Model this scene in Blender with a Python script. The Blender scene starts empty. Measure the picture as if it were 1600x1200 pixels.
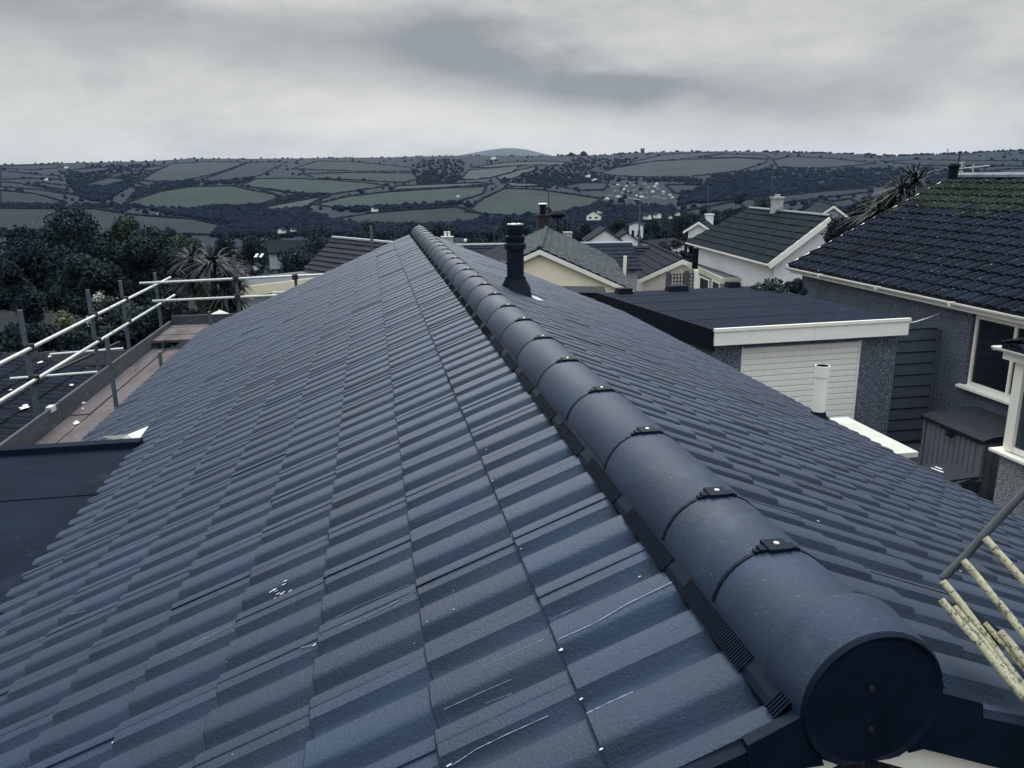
import bpy, bmesh, math, random
import numpy as np
from mathutils import Vector, Matrix
random.seed(7); rng = np.random.default_rng(11)
R = math.radians
sc = bpy.context.scene
col = sc.collection
# ---------------------------------------------------------------- camera
F, CX, CZ = 1239.514, -0.72033, 0.76575            # focal length in photo pixels, camera x and z
YAW, PIT, ROLL = 0.172788, 0.255846, -0.01118
fwv = np.array([math.sin(YAW)*math.cos(PIT), math.cos(YAW)*math.cos(PIT), -math.sin(PIT)])
_rt = np.array([math.cos(YAW), -math.sin(YAW), 0.0]); _up = np.cross(_rt, fwv)
rtv = math.cos(ROLL)*_rt + math.sin(ROLL)*_up
upv = -math.sin(ROLL)*_rt + math.cos(ROLL)*_up
CAM = np.array([CX, 0.0, CZ])
cd = bpy.data.cameras.new("camera"); cam = bpy.data.objects.new("camera", cd); col.objects.link(cam)
cd.sensor_width = 36; cd.lens = F/1600*36; cd.clip_start = 0.05; cd.clip_end = 20000
m = Matrix(((rtv[0], upv[0], -fwv[0], CX), (rtv[1], upv[1], -fwv[1], 0), (rtv[2], upv[2], -fwv[2], CZ), (0, 0, 0, 1)))
cam.matrix_world = m
sc.camera = cam
# ---------------------------------------------------------------- world: overcast sky
SUN_EL, SUN_AZ = R(40), R(4)                      # soft light through the cloud, high, ahead and to the left
w = bpy.data.worlds.new("World"); sc.world = w; w.use_nodes = True
nt = w.node_tree; N = nt.nodes; LK = nt.links; N.clear()
def nd(t, **k):
    n = N.new(t)
    for a, b in k.items(): setattr(n, a, b)
    return n
def mth(op, a, b=None, c=None, clamp=False):
    n = nd('ShaderNodeMath', operation=op); n.use_clamp = clamp
    for i, v in enumerate((a, b, c)):
        if v is None: continue
        if isinstance(v, (int, float)): n.inputs[i].default_value = v
        else: LK.new(v, n.inputs[i])
    return n.outputs[0]
def mixc(f, a, b):
    n = nd('ShaderNodeMix', data_type='RGBA')
    if isinstance(f, (int, float)): n.inputs[0].default_value = f
    else: LK.new(f, n.inputs[0])
    for i, v in ((6, a), (7, b)):
        if isinstance(v, tuple): n.inputs[i].default_value = (*v, 1)
        else: LK.new(v, n.inputs[i])
    return n.outputs[2]
sky = nd('ShaderNodeTexSky', sky_type='NISHITA'); sky.sun_disc = False
sky.sun_elevation = SUN_EL; sky.sun_rotation = SUN_AZ; sky.air_density = 1; sky.dust_density = 3
tc = nd('ShaderNodeTexCoord'); sp = nd('ShaderNodeSeparateXYZ'); LK.new(tc.outputs['Generated'], sp.inputs[0])
gx, gy, gz = sp.outputs
az = mth('ARCTAN2', gx, gy); el = mth('ARCSINE', gz)
mp = nd('ShaderNodeMapping'); mp.inputs['Scale'].default_value = (2.2, 2.2, 9); LK.new(tc.outputs['Generated'], mp.inputs[0])
n1 = nd('ShaderNodeTexNoise'); n1.inputs['Scale'].default_value = 1.6; n1.inputs['Detail'].default_value = 7; n1.inputs['Roughness'].default_value = .5; LK.new(mp.outputs[0], n1.inputs[0])
mp2 = nd('ShaderNodeMapping'); mp2.inputs['Scale'].default_value = (1, 1, 2.6); mp2.inputs['Location'].default_value = (3.1, 1.7, .4); LK.new(tc.outputs['Generated'], mp2.inputs[0])
n2 = nd('ShaderNodeTexNoise'); n2.inputs['Scale'].default_value = 4.0; n2.inputs['Detail'].default_value = 8; n2.inputs['Roughness'].default_value = .6; LK.new(mp2.outputs[0], n2.inputs[0])
wa = mth('MULTIPLY', mth('SUBTRACT', n2.outputs[0], .5), .17); we = mth('MULTIPLY', mth('SUBTRACT', n1.outputs[0], .5), .075)
azw = mth('ADD', az, wa); elw = mth('ADD', el, we)
def blob(a0, e0, sa, se, tilt=0.0):
    """soft cloud patch centred at azimuth a0 / elevation e0 (degrees)"""
    da = mth('SUBTRACT', azw, R(a0)); de = mth('SUBTRACT', elw, R(e0))
    de = mth('ADD', de, mth('MULTIPLY', da, tilt))
    q = mth('ADD', mth('POWER', mth('ABSOLUTE', mth('DIVIDE', da, R(sa))), 2.0), mth('POWER', mth('ABSOLUTE', mth('DIVIDE', de, R(se))), 2.0))
    return mth('POWER', 2.718, mth('MULTIPLY', q, -1.0))
dark = mth('MULTIPLY', blob(10.5, 7.2, 8.5, 2.2, .16), .42)
for a in ((5, 8.3, 5.0, 1.6, .10, .26), (-12, 9.6, 17, 2.2, .05, .36), (-22, 11.5, 9, 1.8, 0, .22), (17, 5.6, 5, .9, .0, .34), (12, 6.3, 9, 1.6, .1, .2), (30, 5.0, 11, 2.6, 0, .22), (40, 9, 10, 4, 0, .12), (22, 10.5, 6, 2.2, .1, .12), (-16, 14.3, 4, 1.2, 0, .18), (0, 12.5, 14, 1.8, .05, .12)):
    dark = mth('ADD', dark, mth('MULTIPLY', blob(*a[:5]), a[5]))
lite = mth('MULTIPLY', blob(28, 18, 16, 5, 0), .45)
lite = mth('ADD', lite, mth('MULTIPLY', blob(-6, 4.4, 15, 2.4, 0), .25))
lite = mth('ADD', lite, mth('MULTIPLY', blob(9, 3.0, 6, 1.4, 0), .22))
nn = mth('MULTIPLY', mth('SUBTRACT', n1.outputs[0], .5), .62)
nn = mth('ADD', nn, mth('MULTIPLY', mth('SUBTRACT', n2.outputs[0], .5), 1.15))
v = mth('ADD', mth('SUBTRACT', mth('ADD', .62, mth('MULTIPLY', lite, .5)), mth('MULTIPLY', dark, .95)), nn, clamp=True)
rp = nd('ShaderNodeValToRGB'); LK.new(v, rp.inputs[0])
e_ = rp.color_ramp.elements
e_[0].position = 0.0; e_[0].color = (.220, .238, .250, 1)
e_[1].position = 1.0; e_[1].color = (.63, .622, .585, 1)
x_ = e_.new(.35); x_.color = (.350, .359, .360, 1)
x_ = e_.new(.65); x_.color = (.495, .494, .474, 1)
# an overcast sky grows brighter towards the zenith (CIE overcast distribution)
ov = mth('ADD', 1.10, mth('MULTIPLY', mth('MAXIMUM', mth('SUBTRACT', gz, .38), 0.0), 5.0))
vs = nd('ShaderNodeVectorMath', operation='SCALE'); LK.new(rp.outputs[0], vs.inputs[0]); LK.new(ov, vs.inputs['Scale'])
sk = nd('ShaderNodeVectorMath', operation='SCALE'); LK.new(sky.outputs[0], sk.inputs[0]); sk.inputs['Scale'].default_value = .10
cl = nd('ShaderNodeVectorMath', operation='SCALE'); LK.new(vs.outputs[0], cl.inputs[0]); cl.inputs['Scale'].default_value = 10.0   # world strength is 0.1
tint = mixc(mth('MULTIPLY', mth('MAXIMUM', mth('SUBTRACT', gz, .38), 0.0), 1.6, clamp=True), (1.0, 1.0, 1.0), (.86, .97, 1.12))
tm_ = nd('ShaderNodeVectorMath', operation='MULTIPLY'); LK.new(cl.outputs[0], tm_.inputs[0]); LK.new(tint, tm_.inputs[1])
skyc = mixc(.97, sk.outputs[0], tm_.outputs[0])
bg = nd('ShaderNodeBackground'); LK.new(skyc, bg.inputs[0]); bg.inputs[1].default_value = .1
wo = nd('ShaderNodeOutputWorld'); LK.new(bg.outputs[0], wo.inputs[0])
# ---------------------------------------------------------------- sun (weak, very soft)
sl = bpy.data.lights.new("sun", 'SUN'); sl.energy = 1.5; sl.angle = R(28); sl.color = (1, .96, .88)
so = bpy.data.objects.new("sun", sl); col.objects.link(so)
sd = Vector((math.sin(SUN_AZ)*math.cos(SUN_EL), math.cos(SUN_AZ)*math.cos(SUN_EL), math.sin(SUN_EL)))
so.rotation_euler = sd.to_track_quat('Z', 'Y').to_euler(); so.location = (0, 0, 30)
sc.view_settings.view_transform = 'Standard'; sc.view_settings.look = 'None'; sc.view_settings.gamma = 1
sc.view_settings.exposure = 0.36
sc.view_settings.use_curve_mapping = False

# ================================================================ geometry of the view, in metres
def ray(x, y):
    return fwv + rtv*(x-800)/F - upv*(y-600)/F
def atZ(x, y, z):
    r = ray(x, y); return CAM + r*((z-CZ)/r[2])
def atY(x, y, Y):
    r = ray(x, y); return CAM + r*(Y/r[1])
def atX(x, y, X):
    r = ray(x, y); return CAM + r*((X-CX)/r[0])
def atD(x, y, D):
    r = ray(x, y); return CAM + r/np.hypot(r[0], r[1])*D
def proj(P):
    d = np.asarray(P, float)-CAM; z = d@fwv
    z = np.where(np.abs(z) < 1e-6, 1e-6, z)
    return 800+F*(d@rtv)/z, 600-F*(d@upv)/z, z

# ================================================================ materials
MATS = {}
def mat(name, c, rough=.8, var=.25, scale=8, bump=.0, bscale=60, c2=None, spec=.35, tone=0.0, metal=0.0, stretch=None,
        spots=None, stint=None):
    if name in MATS: return MATS[name]
    mt = bpy.data.materials.new(name); mt.use_nodes = True; t = mt.node_tree; n = t.nodes; l = t.links
    b = n['Principled BSDF']; b.inputs['Roughness'].default_value = rough
    b.inputs['Specular IOR Level'].default_value = spec; b.inputs['Metallic'].default_value = metal
    if stint: b.inputs['Specular Tint'].default_value = (*stint, 1)
    g = n.new('ShaderNodeNewGeometry'); vec = g.outputs['Position']
    if stretch:
        mpn = n.new('ShaderNodeMapping'); mpn.inputs['Scale'].default_value = stretch; l.new(vec, mpn.inputs[0]); vec = mpn.outputs[0]
    tx = n.new('ShaderNodeTexNoise'); tx.inputs['Scale'].default_value = scale; tx.inputs['Detail'].default_value = 6; tx.inputs['Roughness'].default_value = .65
    l.new(vec, tx.inputs[0])
    r = n.new('ShaderNodeValToRGB'); l.new(tx.outputs[0], r.inputs[0])
    a = c2 if c2 else tuple(x*(1-var) for x in c)
    bb = c if c2 else tuple(min(1, x*(1+var)) for x in c)
    r.color_ramp.elements[0].position = .32; r.color_ramp.elements[0].color = (*a, 1)
    r.color_ramp.elements[1].position = .68; r.color_ramp.elements[1].color = (*bb, 1)
    out = r.outputs[0]
    if tone:
        oi = n.new('ShaderNodeObjectInfo'); mr = n.new('ShaderNodeMapRange'); l.new(oi.outputs['Random'], mr.inputs[0])
        mr.inputs[3].default_value = 1-tone; mr.inputs[4].default_value = 1+tone
        vm = n.new('ShaderNodeVectorMath'); vm.operation = 'SCALE'; l.new(out, vm.inputs[0]); l.new(mr.outputs[0], vm.inputs['Scale']); out = vm.outputs[0]
    for s_ in (spots or []):
        # (scale, threshold, colour, softness, strength)
        sx = n.new('ShaderNodeTexNoise'); sx.inputs['Scale'].default_value = s_[0]; sx.inputs['Detail'].default_value = 4; sx.inputs['Roughness'].default_value = .7
        l.new(vec if len(s_) < 6 else g.outputs['Position'], sx.inputs[0])
        m2 = n.new('ShaderNodeMapRange'); l.new(sx.outputs[0], m2.inputs[0]); m2.inputs[1].default_value = s_[1]; m2.inputs[2].default_value = s_[1]+s_[3]
        m2.inputs[4].default_value = s_[4]
        mx = n.new('ShaderNodeMix'); mx.data_type = 'RGBA'; l.new(m2.outputs[0], mx.inputs[0]); l.new(out, mx.inputs[6]); mx.inputs[7].default_value = (*s_[2], 1); out = mx.outputs[2]
    l.new(out, b.inputs['Base Color'])
    if bump:
        bx_ = n.new('ShaderNodeTexNoise'); bx_.inputs['Scale'].default_value = bscale; bx_.inputs['Detail'].default_value = 5; bx_.inputs['Roughness'].default_value = .7
        l.new(g.outputs['Position'], bx_.inputs[0])
        bn = n.new('ShaderNodeBump'); bn.inputs['Strength'].default_value = bump; bn.inputs['Distance'].default_value = .01
        l.new(bx_.outputs[0], bn.inputs['Height']); l.new(bn.outputs[0], b.inputs['Normal'])
        rr = n.new('ShaderNodeMapRange'); l.new(tx.outputs[0], rr.inputs[0]); rr.inputs[3].default_value = max(.05, rough-.12); rr.inputs[4].default_value = min(1, rough+.12)
        l.new(rr.outputs[0], b.inputs['Roughness'])
    MATS[name] = mt
    return mt
TILE = (.0135, .0245, .049)
M_tile = mat('slate_blue_tile', TILE, .50, .25, 3, .42, 150, tone=.17, spec=.54, stint=(.63, .79, 1), spots=[(75, .58, (.040, .054, .084), .12, .5), (95, .62, (.006, .012, .026), .08, .5), (9, .58, (.010, .018, .036), .2, .6), (2.0, .54, (.036, .052, .080), .3, .4), (130, .66, (.12, .14, .17), .05, .5)])
M_ridge = mat('slate_blue_ridge', (.018, .030, .056), .58, .22, 5, .26, 170, tone=.12, spec=.34, stint=(.75, .87, 1), spots=[(85, .60, (.085, .10, .125), .1, .55), (7, .56, (.050, .066, .095), .2, .6), (18, .62, (.02, .03, .05), .1, .5)])
M_black = mat('black_plastic', (.004, .009, .020), .6, .3, 12, .08, 90, spec=.10)
M_blackm = mat('black_membrane', (.008, .0135, .025), .85, .35, 2, .1, 30, spec=.05, spots=[(1.6, .60, (.030, .038, .052), .15, .7), (5, .64, (.05, .06, .075), .05, .4)])
M_screw = mat('bright_screw', (.6, .6, .58), .35, .1, 10, spec=.5, metal=.6)
M_white = mat('white_upvc', (.90, .89, .81), .35, .05, 4, spec=.45, spots=[(3, .60, (.5, .51, .48), .2, .5)])
M_whited = mat('weathered_white_board', (.90, .90, .86), .5, .04, 6, .1, 50, stretch=(9, 1, 1), spots=[(2.2, .60, (.40, .42, .42), .2, .55)])
M_bluewhite = mat('pale_blue_grey_upvc', (.36, .40, .46), .4, .08, 5)
M_cream = mat('cream_render', (.92, .86, .68), .9, .05, 2, .2, 60)
M_creamd = mat('pale_render', (.68, .65, .55), .9, .06, 2, .2, 60)
M_whiter = mat('white_render', (.74, .77, .80), .9, .06, 1.5, .2, 60)
M_greyr = mat('pale_grey_render', (.34, .37, .42), .9, .10, 1.2, .2, 50)
def pebble(name, dk, lt, sc_=70, thr=.52):
    mt = mat(name, dk, .85, .2, 3, 1.0, 90, spots=[(sc_, thr, lt, .08, .95)])
    return mt
M_pebble = pebble('pebbledash', (.070, .092, .13), (.34, .38, .42), 42, .53)
M_pebble2 = pebble('light_pebbledash', (.10, .12, .15), (.48, .50, .50), 60, .48)
M_pebbled = pebble('dark_pebbledash', (.02, .025, .03), (.12, .13, .13), 120, .55)
M_felt = mat('dark_roof_felt', (.007, .013, .028), .9, .3, 2.5, .3, 60, spec=.08, spots=[(11, .69, (.22, .25, .26), .02, .8), (1.2, .55, (.022, .032, .052), .2, .5)])
M_feltside = mat('black_bitumen_edge', (.003, .006, .014), .8, .3, 6, spec=.15)
M_felt2 = mat('grey_flat_roof', (.045, .058, .078), .75, .2, 1.5)
M_glass = mat('dark_window_glass', (.012, .018, .026), .08, .4, 1.2, spec=.7)
M_chest = mat('taupe_plastic', (.135, .142, .168), .6, .1, 4)
M_chestd = mat('dark_plastic_lid', (.007, .010, .018), .7, .2, 4, spec=.2)
M_plank = mat('grey_blue_painted_plank', (.085, .108, .14), .8, .15, 3, stretch=(1, 1, 8))
M_galv = mat('galvanised_tube', (.50, .54, .52), .38, .12, 14, spec=.5, metal=.35, spots=[(9, .62, (.30, .33, .33), .15, .7)])
M_galvd = mat('weathered_galvanised_post', (.085, .11, .14), .6, .2, 10, metal=.2, spots=[(12, .62, (.25, .28, .30), .15, .7)])
M_coupler = mat('dark_steel_coupler', (.03, .036, .045), .5, .3, 12, metal=.4)
M_board = mat('weathered_scaffold_board', (.105, .088, .092), .85, .25, 2.2, .3, 60, stretch=(2.5, .5, 1), spots=[(1.3, .52, (.045, .038, .042), .14, .75), (3.5, .60, (.20, .19, .19), .1, .6), (9, .66, (.30, .29, .28), .05, .6)])
M_boardg = mat('grey_toe_board', (.060, .068, .085), .85, .25, 2.5, .3, 60, stretch=(1, .6, 3), spots=[(3, .60, (.30, .31, .31), .15, .6), (1.5, .58, (.08, .08, .09), .2, .6)])
M_paper = mat('white_litter', (.75, .76, .76), .7, .1, 9)
M_lead = mat('pale_flashing', (.55, .57, .56), .5, .15, 12, .4, 40, spots=[(10, .6, (.25, .28, .30), .15, .7)])
M_purple = mat('purple_brown_tile', (.036, .038, .052), .85, .12, 3, spec=.08, spots=[(2.2, .58, (.030, .030, .05), .2, .6)])
M_darktile = mat('dark_navy_tile', (.011, .0155, .025), .85, .2, 3, spec=.06, spots=[(18, .68, (.07, .08, .09), .06, .5)], tone=.2)
M_lichen = mat('lichened_concrete_tile', (.040, .048, .056), .9, .35, 5, .3, 60, spec=.06, spots=[(3.2, .50, (.090, .102, .104), .16, .8), (6, .56, (.19, .215, .205), .08, .75)], tone=.15)
M_mossy = mat('mossy_dark_tile', (.013, .022, .028), .9, .3, 3, spec=.06, spots=[(4, .62, (.05, .062, .058), .10, .7), (9, .66, (.14, .16, .15), .06, .6)], tone=.10)
M_neigh = mat('aged_dark_tile', (.006, .011, .021), .85, .35, 4, .4, 60, spec=.08, spots=[(17, .645, (.18, .21, .23), .03, .85), (7, .58, (.028, .036, .046), .12, .6)], tone=.3)
M_neighm = mat('mossy_green_ridge_tile', (.014, .022, .020), .85, .35, 4, .4, 60, spec=.06, spots=[(15, .60, (.17, .20, .16), .05, .85), (5, .55, (.040, .050, .036), .12, .7)], tone=.3)
M_trunk = mat('bark', (.05, .047, .045), .9, .3, 6, .4, 30)
M_leafd = mat('dark_leaf', (.036, .058, .056), .8, .45, .8, c2=(.010, .020, .030), spec=.15)
M_leafm = mat('mid_leaf', (.060, .090, .066), .8, .45, .8, c2=(.018, .034, .038), spec=.15)
M_leafb = mat('blue_dark_leaf', (.026, .044, .052), .8, .45, .8, c2=(.009, .018, .028), spec=.12)
M_leafy = mat('pale_yellow_green_leaf', (.17, .20, .12), .75, .4, 3, c2=(.07, .09, .06))
M_leafw = mat('pale_blossom', (.42, .46, .44), .8, .3, 4)
M_palm = mat('cordyline_leaf', (.040, .058, .055), .6, .4, 4, c2=(.014, .024, .030), spec=.25)
M_twig = mat('grey_brown_twigs', (.030, .038, .046), .9, .3, 2, c2=(.012, .018, .026))
M_wood_far = mat('far_wood', (.008, .014, .027), .95, .35, .02, c2=(.0045, .009, .019), spec=.02)
M_hedge = mat('hedgerow_green', (.008, .015, .024), .95, .35, .05, spec=.05)
M_brick = mat('dark_brick', (.024, .025, .030), .9, .25, 8, .4, 50)
M_pale_ch = mat('stained_render_chimney', (.42, .44, .43), .9, .2, 3, spots=[(4, .55, (.12, .13, .14), .15, .8)])
M_rod = mat('lichen_spotted_rod', (.52, .49, .34), .7, .15, 30, .5, 150, spots=[(110, .53, (.06, .065, .06), .08, .85), (40, .58, (.33, .33, .24), .1, .6, 1)])
M_rodclean = mat('cream_rod_end', (.60, .57, .42), .6, .1, 30)
M_darkrod = mat('dark_grey_rod', (.035, .042, .052), .5, .2, 20)
M_canvas = mat('pale_canvas', (.60, .60, .54), .8, .08, 4)
M_chalk = mat('pale_scratch', (.19, .235, .295), .8, .25, 60)
M_drop = mat('bird_dropping_white', (.50, .54, .58), .7, .1, 50)
M_ground = mat('ground_soil_grass', (.02, .028, .03), .95, .4, .5)
M_fence = mat('grey_timber_fence', (.085, .09, .095), .85, .25, 2)
M_asph = mat('paved_yard', (.07, .078, .09), .85, .2, 2)

# ================================================================ mesh helpers
def tag(o, label=None, cat=None, group=None, kind=None):
    if label: o['label'] = label
    if cat: o['category'] = cat
    if group: o['group'] = group
    if kind: o['kind'] = kind
    return o
def empty(name, loc, label, cat, group=None, rz=0.0):
    o = bpy.data.objects.new(name, None); col.objects.link(o); o.location = tuple(float(q) for q in loc); o.rotation_euler = (0, 0, rz); o.empty_display_size = .2
    tag(o, label, cat, group)
    o['_inv'] = 0
    del o['_inv']
    return o
def link(name, me, parent=None, world=True):
    o = bpy.data.objects.new(name, me); col.objects.link(o)
    if parent is not None:
        o.parent = parent
        if world:
            # geometry is given in world coordinates: cancel the parent chain
            pm = pmat(parent)
            o.matrix_parent_inverse = pm.inverted()
    return o
def pmat(o):
    mloc = Matrix.LocRotScale(o.location, o.rotation_euler, o.scale)
    if o.parent is not None:
        return pmat(o.parent) @ o.matrix_parent_inverse @ mloc
    return mloc
class MB:
    def __init__(s): s.v = []; s.f = []; s.m = []
    def add(s, vs, fs, mi=0):
        k = len(s.v); s.v += [tuple(float(c) for c in p) for p in vs]; s.f += [tuple(i+k for i in f) for f in fs]; s.m += [mi]*len(fs)
    def box(s, x0, x1, y0, y1, z0, z1, mi=0):
        s.hexa([(x0, y0, z0), (x1, y0, z0), (x1, y1, z0), (x0, y1, z0)], [(x0, y0, z1), (x1, y0, z1), (x1, y1, z1), (x0, y1, z1)], mi)
    def hexa(s, lo, hi, mi=0):
        s.add(list(lo)+list(hi), [(3, 2, 1, 0), (4, 5, 6, 7), (0, 1, 5, 4), (1, 2, 6, 5), (2, 3, 7, 6), (3, 0, 4, 7)], mi)
    def prism(s, poly, vec, mi=0):
        """closed polygon (3D points) swept along vec"""
        n = len(poly); P = [np.array(p, float) for p in poly]; v = np.array(vec, float)
        s.add(P+[p+v for p in P], [tuple(range(n-1, -1, -1)), tuple(range(n, 2*n))]+[(i, (i+1) % n, n+(i+1) % n, n+i) for i in range(n)], mi)
    def bar(s, a, b, w, h, mi=0, up=(0, 0, 1)):
        a = np.array(a, float); b = np.array(b, float); d = b-a; d /= np.linalg.norm(d)
        sd_ = np.cross(d, up); 
        if np.linalg.norm(sd_) < 1e-4: sd_ = np.cross(d, (1, 0, 0))
        sd_ /= np.linalg.norm(sd_); u = np.cross(sd_, d)
        q = lambda p: [p-sd_*w/2-u*h/2, p+sd_*w/2-u*h/2, p+sd_*w/2+u*h/2, p-sd_*w/2+u*h/2]
        s.hexa(q(a), q(b), mi)
    def tube(s, pts, r, n=10, mi=0, cap=True):
        P = [np.array(p, float) for p in pts]; rs = r if isinstance(r, (list, tuple)) else [r]*len(P)
        vs = []; fs = []
        for i, p in enumerate(P):
            d = P[min(i+1, len(P)-1)]-P[max(i-1, 0)]; d /= np.linalg.norm(d)
            a = np.cross(d, (0, 0, 1) if abs(d[2]) < .9 else (1, 0, 0)); a /= np.linalg.norm(a); b = np.cross(d, a)
            vs += [p+rs[i]*(a*math.cos(2*math.pi*k/n)+b*math.sin(2*math.pi*k/n)) for k in range(n)]
        for i in range(len(P)-1):
            fs += [(i*n+k, i*n+(k+1) % n, (i+1)*n+(k+1) % n, (i+1)*n+k) for k in range(n)]
        if cap: fs += [tuple(range(n-1, -1, -1)), tuple((len(P)-1)*n+k for k in range(n))]
        s.add(vs, fs, mi)
    def lathe(s, c, prof, n=20, mi=0, axis=(0, 0, 1)):
        s.tube([np.array(c, float)+np.array(axis, float)*z for z, r in prof], [max(r, 1e-4) for z, r in prof], n, mi)
    def mesh(s, name, mats, smooth=None):
        me = bpy.data.meshes.new(name); me.from_pydata(s.v, [], s.f)
        for q in (mats if isinstance(mats, (list, tuple)) else [mats]): me.materials.append(q)
        if any(s.m): me.polygons.foreach_set('material_index', s.m)
        if smooth is not None:
            me.polygons.foreach_set('use_smooth', [True]*len(me.polygons))
            try: me.set_sharp_from_angle(angle=R(smooth))
            except Exception: pass
        me.update(); return me
    def build(s, name, mats, parent=None, smooth=None):
        return link(name, s.mesh(name, mats, smooth), parent)
def np_mesh(name, V, Fq, mats, midx=None, smooth=False):
    me = bpy.data.meshes.new(name); V = np.asarray(V, np.float32); Fq = np.asarray(Fq, np.int32); k = Fq.shape[1]
    me.vertices.add(len(V)); me.vertices.foreach_set('co', V.ravel())
    me.loops.add(Fq.size); me.loops.foreach_set('vertex_index', Fq.ravel())
    me.polygons.add(len(Fq)); me.polygons.foreach_set('loop_start', np.arange(0, Fq.size, k, dtype=np.int32)); me.polygons.foreach_set('loop_total', np.full(len(Fq), k, np.int32))
    for q in (mats if isinstance(mats, (list, tuple)) else [mats]): me.materials.append(q)
    if midx is not None: me.polygons.foreach_set('material_index', np.asarray(midx, np.int32))
    me.update(calc_edges=True)
    me.polygons.foreach_set('use_smooth', np.full(len(Fq), smooth))
    return me

# ================================================================ THE TERRAIN
SKYL = [(-400, 259), (0, 257.5), (60, 256), (110, 254.5), (250, 250.5), (300, 247.5), (400, 248), (520, 246.5), (600, 246.5), (700, 243.5), (800, 243), (860, 243.5), (900, 243), (950, 242), (1000, 238.5), (1060, 236.5), (1130, 236), (1200, 237.5), (1300, 240), (1400, 244), (1470, 241), (1530, 238), (1600, 235), (2000, 236)]
_sa = []; _se = []
for x, y in SKYL:
    r = ray(x, y); _sa.append(math.atan2(r[0], r[1])); _se.append(math.atan2(r[2], math.hypot(r[0], r[1])))
_sa = np.array(_sa); _se = np.array(_se)
RR = np.array([0, 25, 45, 70, 120, 200, 350, 600, 900, 1200, 1600], float)
ZZ = np.array([-3.95, -3.95, -6.6, -9.2, -14, -21, -33, -46, -52, -50, -38], float)
WR = np.array([1600, 2100, 2700, 3300, 3700, 4100, 5200, 9000], float)
WW = np.array([0, .24, .55, .83, 1.0, .93, .6, .0], float)
def zt(x, y):
    x = np.asarray(x, float); y = np.asarray(y, float)
    dx = x-CX; r = np.hypot(dx, y); a = np.arctan2(dx, y)
    z = np.interp(r, RR, ZZ)
    zc = CZ+3700*np.tan(np.interp(a, _sa, _se))
    z2 = -38+(zc+38)*np.interp(r, WR, WW)
    z = np.where(r > 1600, z2, z)
    und = 2.2*np.sin(x/310+1)*np.cos(y/270)+1.0*np.sin(x/120+y/190)
    return z+und*np.clip((r-150)/500, 0, 1)*np.clip((4200-r)/900, 0, 1)
def px2ground(x, y):
    """photo pixel -> point on the terrain (march outward)"""
    r = ray(x, y); h = math.hypot(r[0], r[1]); e = r[2]/h; ux, uy = r[0]/h, r[1]/h
    rs = np.concatenate([np.arange(20, 200, 2), np.arange(200, 1600, 6), np.arange(1600, 3900, 8)])
    g = zt(CX+ux*rs, uy*rs)-(CZ+e*rs)
    k = np.argmax(g > 0)
    if not (g > 0).any(): return None
    if k == 0: rr = rs[0]
    else: rr = rs[k-1]+(rs[k]-rs[k-1])*(-g[k-1])/(g[k]-g[k-1]+1e-9)
    return np.array([CX+ux*rr, uy*rr, float(zt(CX+ux*rr, uy*rr))]), rr
G1 = (.021, .037, .036); G2 = (.021, .033, .040); G3 = (.013, .023, .034); G4 = (.045, .057, .060); PL = (.034, .039, .050); G5 = (.011, .020, .028); PL2 = (.027, .033, .047)
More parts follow.
